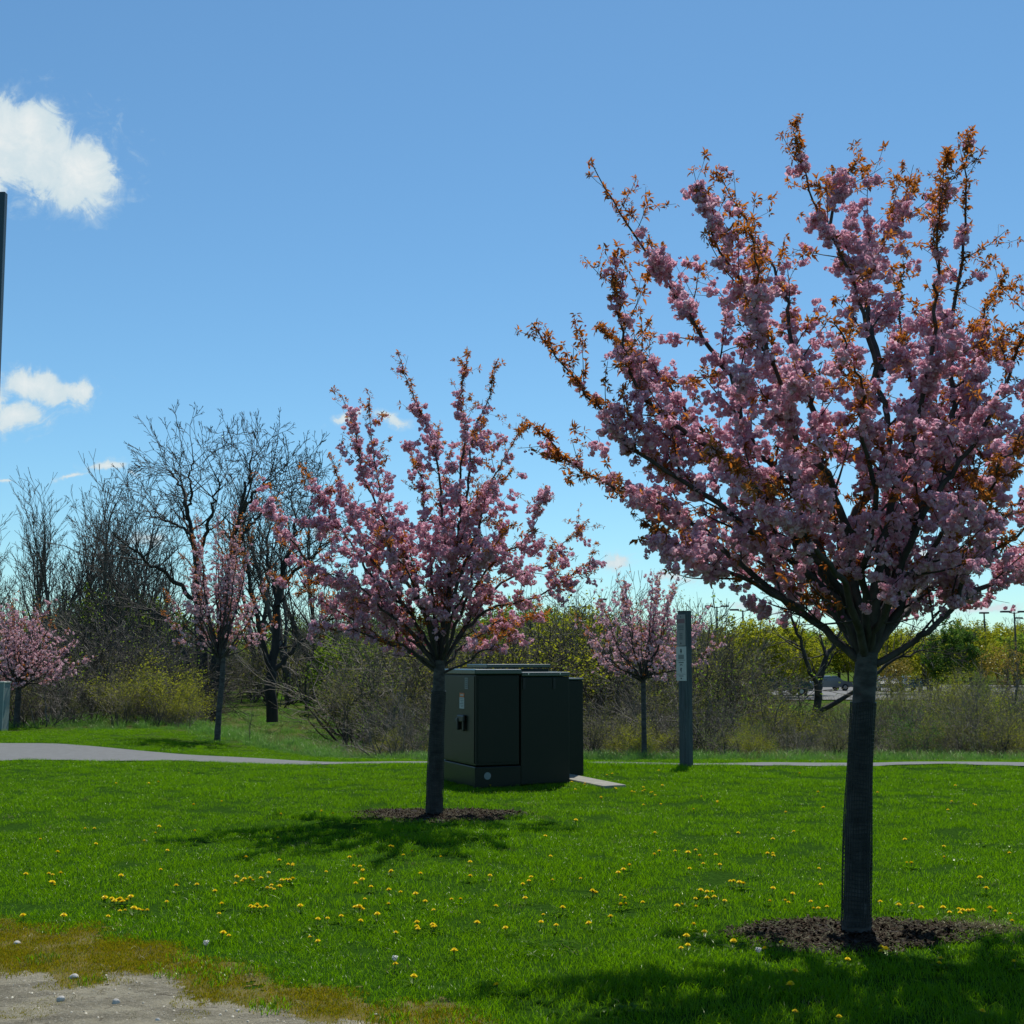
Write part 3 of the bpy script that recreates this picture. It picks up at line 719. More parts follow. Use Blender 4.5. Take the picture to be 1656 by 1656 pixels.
    if guard:
        z0, z1 = guard; S = []; nn = 28; zs = np.arange(z0, z1, .024)
        def pt(z, a, extra=.006):
            f = np.interp(z, tpp[:, 2], np.arange(len(tpp))); c = np.array([np.interp(z, tpp[:, 2], tpp[:, 0]), np.interp(z, tpp[:, 2], tpp[:, 1]), z])
            rr = np.interp(f, np.arange(len(tpp)), trr) + extra + .004 * math.sin(a * 2 + z * 5) + (.012 * max(0, math.sin(a - .2)) if z < z0 + 3 else 0)
            return c + np.array([math.cos(a) * rr, math.sin(a) * rr, .004 * math.sin(a * 3 + z * 9)])
        grid = [[pt(z, j * 2 * math.pi / nn) for j in range(nn)] for z in zs]
        for i in range(len(zs)):
            for j in range(nn):
                S.append(np.concatenate([grid[i][j], grid[i][(j + 1) % nn], [.0024, .0024]]))
                if i + 1 < len(zs): S.append(np.concatenate([grid[i][j], grid[i + 1][j], [.0024, .0024]]))
        V, F = tubes(S, 4); ob('trunk_guard', mesh_np('trunk_guard', V - Tn, F, [M['guard']]), root, kind='stuff')
    return root

def L3(pts, Y0, dY):
    """limb through pixels of the photo, its depth going from Y0 to Y0+dY"""
    n = len(pts); out = []
    for i, (px, py) in enumerate(pts):
        f = i / (n - 1); out.append(tuple(at(px, py, Y0 + dY * (f ** .9))))
    return out
Y1 = T1.y
l1 = [([(1398, 1075), (1338, 1023), (1265, 964), (1183, 900), (1119, 845), (1055, 809), (991, 785), (927, 755), (895, 715), (862, 690)], .35),
      ([(1300, 985), (1200, 935), (1128, 909), (1080, 870), (1040, 845)], -.5),
      ([(1395, 1060), (1356, 978), (1311, 937), (1256, 891), (1220, 864), (1174, 823), (1083, 760), (1014, 722), (983, 677), (938, 623), (895, 570), (860, 522)], -.55),
      ([(1395, 1060), (1334, 923), (1302, 845), (1288, 791), (1247, 745), (1197, 686), (1185, 623), (1145, 554), (1086, 466), (1017, 367), (958, 266)], .5),
      ([(1288, 791), (1283, 754), (1279, 708), (1254, 623), (1244, 574), (1214, 500), (1185, 436), (1150, 360), (1126, 298)], -.8),
      ([(1400, 1050), (1370, 930), (1350, 830), (1320, 720), (1300, 620), (1285, 560), (1273, 490), (1240, 420), (1204, 352), (1165, 286)], 1.0),
      ([(1402, 1060), (1379, 923), (1375, 864), (1402, 800), (1430, 740), (1432, 663), (1426, 623), (1406, 540), (1372, 456), (1332, 367), (1313, 308), (1283, 212)], -.25),
      ([(1340, 400), (1348, 345), (1358, 300), (1385, 264)], .1),
      ([(1375, 864), (1338, 777), (1302, 713), (1262, 640), (1235, 560), (1225, 470), (1215, 380)], -1.1),
      ([(1426, 600), (1405, 520), (1392, 446), (1421, 387), (1450, 340), (1475, 300)], .6),
      ([(1405, 1050), (1420, 960), (1434, 914), (1462, 845), (1516, 777), (1535, 700), (1540, 620), (1544, 525), (1554, 402), (1560, 310), (1565, 216)], .5),
      ([(1405, 1060), (1420, 930), (1440, 820), (1480, 690), (1505, 600), (1512, 500), (1515, 426), (1522, 330), (1533, 245)], -.7),
      ([(1408, 1050), (1460, 900), (1520, 780), (1565, 690), (1575, 600), (1590, 520), (1628, 440)], .9),
      ([(1415, 1075), (1470, 1045), (1507, 1019), (1539, 978), (1562, 932), (1608, 887), (1660, 850), (1740, 770)], -.35),
      ([(1539, 978), (1612, 937), (1680, 900), (1770, 850)], .4),
      ([(1410, 1060), (1490, 930), (1590, 800), (1650, 700), (1720, 600), (1760, 500)], .2),
      ([(1408, 1060), (1480, 860), (1560, 740), (1620, 630), (1660, 540), (1690, 420)], -.9),
      ([(1402, 1065), (1330, 960), (1270, 850), (1200, 760), (1120, 680), (1060, 600), (1010, 560), (965, 530)], 1.1),
      ([(1400, 1060), (1350, 940), (1250, 820), (1150, 740), (1060, 660), (1010, 570), (995, 480), (1000, 400)], -.3),
      ([(1402, 1060), (1400, 940), (1410, 820), (1400, 700), (1380, 600), (1350, 520)], -1.6),
      ([(1402, 1060), (1440, 930), (1480, 820), (1490, 700), (1470, 600), (1455, 500), (1460, 420)], 1.5),
      ([(1400, 1065), (1370, 960), (1300, 860), (1240, 800), (1150, 720)], -1.7),
      ([(1402, 1060), (1450, 950), (1540, 860), (1600, 790), (1650, 700)], -1.5),
      ([(1400, 1065), (1330, 980), (1240, 920), (1150, 880), (1100, 830)], 1.5),
      ([(1405, 1065), (1470, 980), (1560, 900), (1640, 820), (1700, 740)], 1.5)]
limbs1 = [L3(p, Y1 + (.0 if p[0][1] > 1000 else d * .3), d) for p, d in l1]
trunk1 = ([tuple(at(1385, 1520, Y1)), tuple(at(1386, 1460, Y1)), tuple(at(1389, 1300, Y1)), tuple(at(1396, 1150, Y1)), tuple(at(1402, 1055, Y1))],
          [.092, .076, .073, .068, .066, .064])
GZT = 'pink flowering cherries planted on the lawn'
cherry(T1, limbs1, trunk1, 'largest pink blossoming cherry with bronze leaves, nearest tree at the right of the lawn', 31, GZT,
       guard=(T1.z + .06, T1.z + 1.36), nblo=2800, nleaf=7600, side=(.84, .05), sp=.155, bsize=.88, limb_r=(.028, .0065), zmin=at(1400, 985, T1.y).z)
Y2 = T2.y
l2 = [([(711, 1075), (722, 1000), (728, 925), (714, 813), (700, 726), (686, 673), (662, 628), (644, 570)], -.2),
      ([(712, 1070), (720, 1000), (735, 900), (756, 785), (770, 690), (790, 640), (805, 583)], .6),
      ([(722, 1000), (760, 890), (790, 800), (815, 740), (851, 682)], -.6),
      ([(708, 1070), (679, 967), (662, 915), (644, 862), (620, 820), (606, 750), (600, 700), (598, 640)], .3),
      ([(705, 1065), (660, 990), (600, 930), (560, 870), (520, 800), (487, 752)], .7),
      ([(705, 1070), (640, 1000), (560, 950), (500, 910), (455, 880)], -.4),
      ([(500, 910), (465, 870), (445, 840), (433, 806)], -.2),
      ([(705, 1085), (650, 1050), (600, 1020), (520, 970), (450, 935)], .3),
      ([(715, 1070), (760, 960), (805, 905), (850, 870), (868, 830), (882, 795)], -.8),
      ([(715, 1075), (770, 1000), (830, 975), (890, 955), (930, 925), (968, 890)], .2),
      ([(714, 1075), (790, 960), (870, 920), (915, 880), (945, 845)], .9),
      ([(709, 1060), (690, 1000), (640, 900), (600, 800), (580, 720), (553, 640)], -.7),
      ([(712, 1060), (735, 900), (745, 800), (750, 700), (748, 640), (757, 575)], -.9),
      ([(660, 990), (600, 900), (560, 820), (535, 738)], .2),
      ([(714, 1090), (770, 1062), (800, 1040), (825, 1022)], -.3),
      ([(711, 1070), (700, 960), (690, 860), (680, 780), (660, 720)], 1.3),
      ([(711, 1070), (725, 960), (745, 880), (790, 800), (830, 760)], 1.3),
      ([(709, 1070), (680, 970), (640, 900), (610, 860)], -1.3),
      ([(713, 1070), (740, 980), (780, 900), (830, 850)], -1.3),
      ([(707, 1075), (640, 1010), (570, 980), (520, 990)], 1.2),
      ([(715, 1080), (780, 1020), (840, 1000), (880, 1000)], 1.2),
      ([(707, 1080), (640, 1040), (560, 1020), (510, 1010)], -1.0),
      ([(707, 1080), (640, 1000), (540, 930), (480, 960)], -.9)]
limbs2 = [L3(p, Y2 + (.0 if p[0][1] > 1040 else d * .3), d) for p, d in l2]
trunk2 = ([tuple(at(702, 1325, Y2)), tuple(at(703, 1290, Y2)), tuple(at(706, 1200, Y2)), tuple(at(709, 1130, Y2)), tuple(at(711, 1068, Y2))], [.092, .080, .078, .073, .069, .055])
cherry(T2, limbs2, trunk2, 'middle pink cherry in front of the dark green cabinets, trunk in black mesh', 47, GZT,
       guard=(T2.z + .05, T2.z + 1.32), nblo=2050, nleaf=4200, side=(.72, .07), sp=.15, bsize=.92, limb_r=(.023, .006), zmin=at(700, 1050, T2.y).z)

def vase(T, H, fork_h, rad, n, seed, spread_low=1.0, top=.0):
    """limbs of a small tree: rising from the fork in a vase"""
    r = np.random.default_rng(seed); out = []
    for k in range(n):
        a = k * 2.39996 + r.uniform(-.3, .3); q = (k + .5) / n
        el = (1 - q) ** .8; tz = fork_h + (H - fork_h) * (.22 + .78 * (1 - q ** 1.6)) * r.uniform(.85, 1.02)
        rr = rad * (.12 + .88 * q ** .75) * r.uniform(.8, 1.1)
        f = Vector((T.x, T.y, T.z + fork_h * r.uniform(.92, 1.05)))
        e = Vector((T.x + rr * math.cos(a), T.y + rr * math.sin(a), T.z + tz))
        m = f.lerp(e, .45) + Vector((math.cos(a), math.sin(a), -.6)) * rr * .10 * spread_low
        out.append([tuple(f), tuple(m), tuple(f.lerp(e, .75) + Vector((0, 0, -.03))), tuple(e)])
    return out
def small_trunk(T, fh, r0, r1, lean=0):
    return ([tuple(T - Vector((0, 0, .05))), (T.x + lean * .3, T.y, T.z + fh * .3), (T.x + lean, T.y, T.z + fh * .7), (T.x + lean, T.y, T.z + fh)], [r0, r1, r1, r1 * .9])
def H_of(T, py): return at(828, py, T.y).z - T.z
cherry(T3, vase(T3, H_of(T3, 805), H_of(T3, 1065), 1.55, 22, 3), small_trunk(T3, H_of(T3, 1050), .075, .06, .08), 'slim sparse pink cherry beyond the path, before the tall bare trees', 53, GZT,
       nblo=950, nleaf=1300, lo=True, petal='petal_pale', side=(.42, .10), sp=.17, leafy=.10, nparts=150, limb_r=(.028, .006))
cherry(T4, vase(T4, H_of(T4, 912), H_of(T4, 1095), 2.1, 24, 4), small_trunk(T4, H_of(T4, 1080), .065, .055), 'small pale pink cherry just left of the wooden sign post', 54, GZT,
       nblo=1350, nleaf=600, lo=True, petal='petal_pale', side=(.45, .12), sp=.15, leafy=-.1, nparts=150, limb_r=(.026, .006))
cherry(T5, vase(T5, H_of(T5, 966), H_of(T5, 1110), 1.75, 24, 9), small_trunk(T5, H_of(T5, 1100), .085, .07), 'low spreading pink cherry cut off by the left edge of the picture', 55, GZT,
       nblo=1300, nleaf=560, lo=True, petal='petal_pale', side=(.5, .14), sp=.16, leafy=-.1, nparts=150, limb_r=(.032, .007))

# ------------------------------------------------------------------ cabinets
cab = ob('utility_cabinet', None, loc=(PADC.x, PADC.y, 0), label='dark green metal utility cabinet cluster standing on a concrete pad behind the middle cherry', cat='utility cabinet')
cab.rotation_euler = (0, 0, math.atan2(PADX.y, PADX.x))
def cbox(name, boxes, mat, parent=cab, bev=.012):
    bm = bmesh.new()
    for lo, hi in boxes: add_box(bm, lo, hi, bev)
    return ob(name, bm_mesh(name, bm, mat), parent)
bodyA = cbox('body', [((.012, .012, .26), (.625, 1.34, 1.43)), ((0, 0, -.06), (.64, 1.36, .252))], M['cabinet'])
cbox('lid', [((-.015, -.02, 1.435), (.645, 1.375, 1.50))], M['cabinet_lid'], bodyA, .012)
bodyB = cbox('body', [((.641, .001, .0), (1.345, .60, 1.40))], M['cabinet'])
cbox('lid', [((.65, -.012, 1.405), (1.352, .62, 1.462))], M['cabinet_lid'], bodyB, .012)
for x in (.74, 1.2): 
    bm = bmesh.new(); add_cyl(bm, (x, -.013, 1.44), (x, -.026, 1.44), .011, .009, 10); ob('bolt', bm_mesh('bolt', bm, M['bolt']), bodyB)
for x in (.665, 1.10): cbox('hinge', [((x, -.012, 1.24), (x + .035, .006, 1.39))], M['black'], bodyB, .004)
bodyC = cbox('body', [((.66, .62, .0), (1.32, 1.40, 1.50))], M['cabinet'])
cbox('lid', [((.40, .62, 1.515), (1.35, 1.42, 1.565))], M['cabinet_lid'], bodyC, .01)
bodyD = cbox('body', [((1.33, .91, .0), (1.985, 1.58, 1.335))], M['cabinet'])
cbox('lid', [((1.34, .90, 1.338), (1.992, 1.59, 1.368))], M['cabinet_lid'], bodyD, .008)
# front door panel of the first cabinet, raised 6 mm
cbox('door_panel', [((.04, .004, .30), (.60, .014, 1.40))], M['cabinet'], cab, .003)
cbox('side_door', [((.002, .05, .29), (.014, 1.30, 1.41))], M['cabinet'], cab, .003)
for lo, hi, m, nm in (((-.001, .28, 1.24), (.001, .40, 1.39), 'label_grey', 'caution_sticker'), ((-.001, .42, 1.13), (.001, .60, 1.185), 'label_orange', 'warning_sticker'), ((-.001, .42, .98), (.001, .60, 1.126), 'label_white', 'warning_sticker')):
    s_ = cbox(nm, [(lo, hi)], M[m], cab, 0)
    if m == 'label_white':
        bm = bmesh.new()
        for k in range(6): add_box(bm, (-.0025, .44, 1.105 - k * .021), (-.0012, .58 - (k % 3) * .02, 1.112 - k * .021))
        ob('print', bm_mesh('print', bm, M['ink_grey']), s_)
    if m == 'label_grey':
        bm = bmesh.new()
        for k in range(5): add_box(bm, (-.0025, .30, 1.365 - k * .026), (-.0012, .38, 1.373 - k * .026))
        ob('print', bm_mesh('print', bm, M['ink']), s_)
    if m == 'label_orange':
        bm = bmesh.new(); add_box(bm, (-.0025, .45, 1.15), (-.0012, .57, 1.166)); ob('print', bm_mesh('print', bm, M['label_white']), s_)
bm = bmesh.new()       # padlock cover and handle on the left side
add_box(bm, (-.045, .34, .80), (.0, .60, .90), .02); add_box(bm, (-.06, .52, .70), (-.005, .58, .86), .012); add_box(bm, (-.035, .60, .78), (.0, .70, .84), .012); add_box(bm, (-.04, .35, .69), (-.006, .40, .83), .01)
ob('handle', bm_mesh('handle', bm, M['black']), cab)
bm = bmesh.new(); add_cyl(bm, (.17, -.001, .135), (.17, -.006, .135), .047, .047, 24); ob('round_sticker', bm_mesh('round_sticker', bm, M['disc']), cab)
bm = bmesh.new()
add_box(bm, (-.02, .03, -.14), (1.44, 1.50, -.05), .01); add_box(bm, (1.44, -.78, -.12), (1.78, 1.5, .035), .015)
ob('concrete_pad', bm_mesh('concrete_pad', bm, M['concrete']), loc=cab.location, label='pale concrete slab running out to the right of the green cabinets', cat='slab').rotation_euler = cab.rotation_euler

# ------------------------------------------------------------------ wooden sign post
SPt = hit(1110, 1240)
sp = ob('sign_post', None, loc=SPt, label='square weathered wooden post with small stacked signs beside the cabinets', cat='sign post')
sp.rotation_euler = (R(0), R(.4), R(34))
H = at(1111, 989, SPt.y).z - SPt.z
bm = bmesh.new(); add_box(bm, (-.075, -.075, -.3), (.075, .075, H), .006); ob('post', bm_mesh('post', bm, M['wood']), sp)
bm = bmesh.new(); add_box(bm, (-.080, -.080, H), (.080, .080, H + .012), .003); ob('cap', bm_mesh('cap', bm, M['cabinet_lid']), sp)
def plate(z0, z1, w, mat, marks, name='sign'):
    bm = bmesh.new(); add_box(bm, (-.084, -w / 2, z0), (-.0765, w / 2, z1), .002); s = ob(name, bm_mesh(name, bm, M[mat]), sp)
    groups = {}
    for (y0, y1, a, b, m) in marks: groups.setdefault(m, []).append((y0, y1, a, b))
    for m, L in groups.items():
        bm = bmesh.new()
        for (y0, y1, a, b) in L: add_box(bm, (-.0852, y0, z0 + (z1 - z0) * a), (-.0842, y1, z0 + (z1 - z0) * b))
        ob('print', bm_mesh('print', bm, M[m]), s)
h1 = at(1111, 994, SPt.y).z - SPt.z; h2 = at(1111, 1045, SPt.y).z - SPt.z; h3 = at(1111, 1101, SPt.y).z - SPt.z
mk = [(-.09, .09, .72, .86, 'sign_red')]
for k in range(3):
    for j in range(5): mk.append((-.062 + j * .026, -.045 + j * .026, .52 + k * .055 - .02, .555 + k * .055 - .02, 'ink_grey'))
for k in range(4):
    for j in range(3): mk.append((-.035 + j * .024, -.018 + j * .024, .20 + k * .055, .235 + k * .055, 'ink_grey'))
mk += [(-.012, .012, .045, .10, 'ink'), (-.008, .008, .90, .95, 'ink')]
plate(h2 + .006, h1, .20, 'sign_old', mk)
mk = [(-.014, .014, .89, .93, 'ink'), (-.02, .02, .84, .885, 'ink'), (-.01, .01, .80, .84, 'ink'), (-.095, .095, .595, .605, 'ink'), (-.095, .095, .19, .20, 'ink')]
for k in range(4):
    for j in range(5): mk.append((-.062 + j * .026, -.041 + j * .026, .635 + k * .034, .657 + k * .034, 'ink'))
for j in range(5): mk.append((-.055 + j * .023, -.038 + j * .023, .52, .55, 'ink'))
mk += [(-.03, -.014, .44, .47, 'ink_grey'), (-.014, .014, .46, .49, 'ink_grey'), (.014, .03, .44, .47, 'ink_grey'), (-.018, .018, .34, .38, 'ink_grey'), (-.01, .022, .29, .34, 'ink_grey'), (-.008, .008, .24, .29, 'ink_grey'),
       (-.05, .05, .13, .15, 'ink'), (-.014, .014, .05, .09, 'ink')]
plate(h3, h2 - .006, .23, 'sign', mk)

# ------------------------------------------------------------------ tall framed sign at the left edge
def tall_sign():
    Y = 14.0; p = at(7.5, 312, Y); zt = p.z
    t = ob('tall_sign', None, loc=(p.x - .02, Y, 0), label='tall slate blue steel sign frame at the far left edge', cat='sign frame')
    t.rotation_euler = (0, R(-.7), 0)
    dx = math.tan(R(.7)) * zt
    def part(name, lo, hi, m, bev=.004):
        bm = bmesh.new(); add_box(bm, lo, hi, bev); return ob(name, bm_mesh(name, bm, M[m]), t)
    part('post', (-.04 + dx, -.04, -.3), (.04 + dx, .04, zt), 'steel_blue'); part('post', (-2.54 + dx, -.04, -.3), (-2.46 + dx, .04, zt), 'steel_blue')
    part('rail', (-2.459 + dx, -.03, zt - .12), (-.041 + dx, .03, zt - .04), 'steel_blue'); part('rail', (-2.459 + dx, -.03, zt - 2.4), (-.041 + dx, .03, zt - 2.32), 'steel_blue')
    part('panel', (-2.455 + dx, -.012, zt - 2.317), (-.045 + dx, .012, zt - .123), 'panel')
    for z in (1.3, 2.1): 
        bm = bmesh.new(); add_cyl(bm, (dx, -.04, zt - z), (dx, -.046, zt - z), .009, .009, 8); ob('bolt', bm_mesh('bolt', bm, M['black']), t)
tall_sign()
pd = hit(-14, 1181)
t = ob('utility_pedestal', None, loc=pd, label='grey green box with a pale rim at the left edge beyond the path', cat='utility box')
hp = at(0, 1102, pd.y).z - pd.z
bm = bmesh.new(); add_box(bm, (-.32, -.2, -.1), (.32, .2, hp - .04), .01); ob('housing', bm_mesh('housing', bm, M['pedestal']), t)
bm = bmesh.new(); add_box(bm, (-.335, -.215, hp - .04), (.335, .215, hp), .01); add_box(bm, (.318, -.207, 0), (.336, -.19, hp - .041), .002); ob('rim', bm_mesh('rim', bm, M['pedestal_edge']), t)

# ------------------------------------------------------------------ bare trees, shrubs, leafy trees
def grow(r, out, tips, p, d, rad, L, lvl, P):
    n = max(2, int(round(L / P['step'][min(lvl, len(P['step']) - 1)]))); st = L / n
    r1 = rad * P['taper']; up = P['up'][min(lvl, len(P['up']) - 1)]; wig = P['wig']
    for i in range(n):
        d = d + np.array([0, 0, up]) * st + r.normal(size=3) * wig * math.sqrt(st); d /= np.linalg.norm(d)
        q = p + d * st; a = rad + (r1 - rad) * i / n; b = rad + (r1 - rad) * (i + 1) / n
        out.append((*p, *q, max(a, P['rmin']), max(b, P['rmin']))); p = q
        if lvl >= P['leaf_lvl']: tips.append(p)
        if lvl < P['maxl'] and (i + 1) / n > P['clear'][min(lvl, len(P['clear']) - 1)] and r.uniform() < P['rate'][lvl]:
            a_ = r.normal(size=3); a_ -= d * a_.dot(d); a_ /= np.linalg.norm(a_); an = r.uniform(*P['ang'])
            d2 = d * math.cos(an) + a_ * math.sin(an)
            grow(r, out, tips, p, d2, b * r.uniform(.45, .7), L * (1 - .45 * (i + 1) / n) * r.uniform(*P['ratio']), lvl + 1, P)
    if lvl < P['maxl']:
        for k in range(P['fork']):
            a_ = r.normal(size=3); a_ -= d * a_.dot(d); a_ /= np.linalg.norm(a_); an = r.uniform(.2, .55)
            grow(r, out, tips, p, d * math.cos(an) + a_ * math.sin(an), r1 * .8, L * r.uniform(*P['ratio']), lvl + 1, P)
TALL = dict(step=[.6, .45, .35, .28, .22], taper=.42, up=[.05, .12, .14, .12, .08], wig=.10, rmin=.010, leaf_lvl=9, maxl=4, clear=[.45, .15, .1, .1], rate=[.75, .6, .55, .45], ang=(.35, .85), ratio=(.42, .62), fork=2)
def split(segs, cut):
    S = np.array(segs); k = S[:, 6] > cut; return S[k], S[~k]
def tree_meshes(name, segs, tips, bark, twig, leaf=None, lsize=.1, ln=0, seed=0, cut=.03, spread=.15):
    r = np.random.default_rng(seed); A, B = split(segs, cut); out = {}
    if len(A): out['trunk'] = mesh_np(name + '_trunk', *tubes(A, 7), [bark], smooth=True)
    if len(B): out['twigs'] = mesh_np(name + '_twigs', *tubes(B, 3), [twig])
    if leaf is not None:
        tp = np.array(tips); k = r.integers(0, len(tp), ln); pos = tp[k] + r.normal(size=(ln, 3)) * spread
        lf = (np.array([(-.5, 0, 0), (0, -.35, .1), (.5, 0, 0), (0, .35, .1)]), np.array([(0, 1, 2, 3)]))
        out['leaves'] = mesh_np(name + '_leaves', *stamp(lf, pos, rand_rots(ln, r), lsize * r.uniform(.6, 1.4, ln)), [leaf])
    return out
PARTN = {'trunk': 'trunk', 'twigs': 'branches', 'leaves': 'foliage'}
def place_tree(name, ms, loc, rz, s, label, cat, group=None, sz=None):
    t = ob(name, None, loc=loc, label=label, cat=cat, group=group); t.rotation_euler = (0, 0, rz); t.scale = (s, s, sz or s)
    for k, me in ms.items():
        o = ob(PARTN[k], me, t)
        if k != 'trunk': o['kind'] = 'stuff'
    return t
def spot(px, Y): 
    x = at(px, 1070, Y).x; return Vector((x, Y, Z(x, Y)))
def top_scale(py, Y, z0, H): return (at(828, py, Y).z - z0) / H

# tall narrow bare trees of the left grove: 4 shapes at height about 10
tall = []
for k in range(5):
    r = np.random.default_rng(100 + k); segs = []; tips = []; P = dict(TALL)
    P['clear'] = [.28, .12, .1, .1]; P['ang'] = (.28, .75); P['rate'] = [.95, .75, .65, .5]; P['fork'] = 2
    n = 1 + (k % 2)
    for j in range(n):
        grow(r, segs, tips, np.array([.25 * j, 0, -.3]), np.array([.12 * (j * 2 - 1) * (n > 1), .05 * j, 1.]), .17, 6.2, 0, P)
    S = np.array(segs); Hh = float(np.percentile(S[:, 5], 97)); tall.append((tree_meshes('tall_bare', segs, tips, M['bark_grey'], M['bark_grey'], cut=.028), Hh))
grove = [(52, 62, 832, 3, 'thin bare tree'), (88, 58, 792, 0, 'tall fan topped bare tree'), (126, 64, 838, 1, 'forked bare tree'), (152, 60, 800, 2, 'upright bare tree'), (186, 56, 775, 4, 'tall dense crowned bare tree'),
         (214, 63, 800, 1, 'slender bare tree'), (246, 58, 850, 3, 'short bare tree'), (276, 66, 870, 0, 'low bare tree'), (12, 66, 850, 2, 'leaning bare tree'), (-30, 60, 830, 1, 'bare tree'), (470, 66, 745, 2, 'fine twigged bare tree'), (505, 70, 800, 3, 'pale bare tree'), (420, 72, 800, 1, 'distant bare tree'),
         (32, 70, 838, 0, 'faint bare tree'), (70, 72, 820, 4, 'faint broad bare tree'), (106, 70, 812, 2, 'thin bare tree'), (170, 70, 825, 3, 'pale bare tree'), (262, 72, 850, 2, 'thin bare tree')]
desc = ['second from the left edge', 'third from the left, above the low cherry', 'right of the fan topped tree', 'left of the tallest of the grove', 'tallest of the left grove, with a dark trunk', 'close right of the tallest of the grove', 'just left of the great many stemmed tree', 'under the left limbs of the great bare tree',
        'cut by the left edge above the blossoms', 'standing mostly outside the left edge', 'rising behind the left side of the middle cherry', 'half hidden behind the blossoms of the middle cherry', 'between the two big dark bare trees',
        'far behind near the left edge', 'far behind the fan topped tree at left', 'far back, right of the fan topped tree', 'far back, left of the tallest of the grove', 'far back beside the left limbs of the great bare tree']
for (px, Y, py, k, nm), ds in zip(grove, desc):
    b = spot(px, Y); ms, Hh = tall[k]; s = top_scale(py, Y, b.z, Hh)
    place_tree('bare_tree', ms, b, px * .7, s * .95, nm + ' ' + ds, 'tree', 'leafless trees behind the park', sz=s)

# the big dark bare tree and its neighbour, limbs following the photograph
def custom_tree(Y, limbs, seed, label, sublen=2.6, rate=.42):
    b = spot(limbs[0][0][0][0], Y); r = np.random.default_rng(seed); big = []; segs = []; tips = []
    for pts, r0, r1, dY in limbs:
        n = 16; f = lambda i: (i / (len(pts) - 1))
        P3 = smooth_line([tuple(at(px, py, Y + dY * f(i))) for i, (px, py) in enumerate(pts)], n); P3[2:-1] += r.normal(size=(n - 3, 3)) * .05
        rad = np.linspace(r0, r1, n); V, F = sweep(P3, rad, 9, lump=.05, seed=seed); big.append((V, F))
        P = dict(TALL); P.update(wig=.30, maxl=4, rate=[.5, .55, .5, .45, .4], clear=[.1, .1, .1, .1], up=[.04, .10, .12, .1, .05], ang=(.4, .95), rmin=.0085)
        for i in range(4, n):
            d = P3[i] - P3[i - 1]; d /= np.linalg.norm(d)
            for _ in range(2 if i > 9 else 1):
                if r.uniform() < rate + .3 * (i > 8):
                    a = r.normal(size=3); a -= d * a.dot(d); a /= np.linalg.norm(a); an = r.uniform(.5, 1.0)
                    dd = d * math.cos(an) + a * math.sin(an); dd[2] = abs(dd[2]) * .8 + .1
                    grow(r, segs, tips, P3[i].copy(), dd, min(rad[i] * .55, .05), sublen * (1.15 - .5 * i / n) * r.uniform(.6, 1.1), 1, P)
        d = P3[-1] - P3[-2]; d /= np.linalg.norm(d)
        grow(r, segs, tips, P3[-1].copy(), d, rad[-1], sublen * .7, 1, P)
    t = ob('bare_tree', None, loc=b, label=label, cat='tree', group='leafless trees behind the park')
    off = np.array(b)
    V, F = join(big); ob('trunk', mesh_np('trunk', V - off, F, [M['bark_dark']], smooth=True), t)
    V, F = tubes(segs, 3); o = ob('branches', mesh_np('branches', V - off, F, [M['bark_dark']]), t, kind='stuff')
YB = 46
custom_tree(YB, [([(334, 1165), (330, 1080), (322, 1000), (320, 930), (314, 870), (303, 830)], .27, .055, .5),
                 ([(340, 1165), (352, 1080), (366, 990), (371, 920), (380, 870), (392, 820)], .30, .06, -.6),
                 ([(321, 975), (295, 950), (265, 925), (235, 905), (210, 885)], .10, .035, -2),
                 ([(326, 1120), (305, 1080), (285, 1020), (262, 995), (225, 985)], .12, .035, 1.5),
                 ([(303, 835), (296, 800), (285, 775), (270, 760)], .06, .022, .8), ([(303, 835), (309, 800), (306, 770), (312, 740)], .06, .022, -.6),
                 ([(392, 825), (396, 790), (404, 760), (408, 735)], .07, .022, .6), ([(392, 830), (412, 800), (425, 785), (438, 765)], .06, .022, -.9),
                 ([(315, 870), (290, 850), (262, 840), (242, 828)], .06, .025, 2.0),
                 ([(320, 900), (336, 850), (348, 810), (352, 775)], .08, .025, -1.5),
                 ([(372, 900), (400, 855), (425, 830), (450, 800)], .09, .025, 1.5)], 7, 'great dark bare tree with several stems spreading over the left grove', 1.7, .55)
custom_tree(48, [([(440, 1168), (441, 1090), (444, 1030), (452, 960), (462, 910), (474, 870)], .24, .045, .4),
                 ([(441, 1100), (425, 1040), (415, 990), (404, 950), (400, 915)], .12, .035, -1.2),
                 ([(442, 1085), (465, 1060), (490, 1035), (520, 1010), (545, 1000)], .12, .03, 1.0),
                 ([(450, 980), (440, 930), (432, 890), (436, 850)], .09, .03, 1.8), ([(474, 870), (478, 840), (470, 810), (474, 790)], .05, .02, .5), ([(474, 870), (490, 850), (500, 830)], .04, .02, -.5),
                 ([(456, 950), (480, 920), (505, 900), (525, 880)], .08, .03, -1.5)], 8, 'dark bare tree with one straight trunk on the green slope', 1.7, .55)
custom_tree(44, [([(1318, 1185), (1322, 1130), (1330, 1085), (1342, 1050), (1360, 1020)], .17, .04, .5),
                 ([(1324, 1125), (1312, 1085), (1298, 1050), (1285, 1010), (1278, 980)], .10, .03, -.8),
                 ([(1326, 1150), (1380, 1120), (1420, 1085), (1450, 1065), (1490, 1052)], .09, .03, -1)], 9, 'crooked dark bare tree behind the trunk of the largest cherry', 1.2, .5)

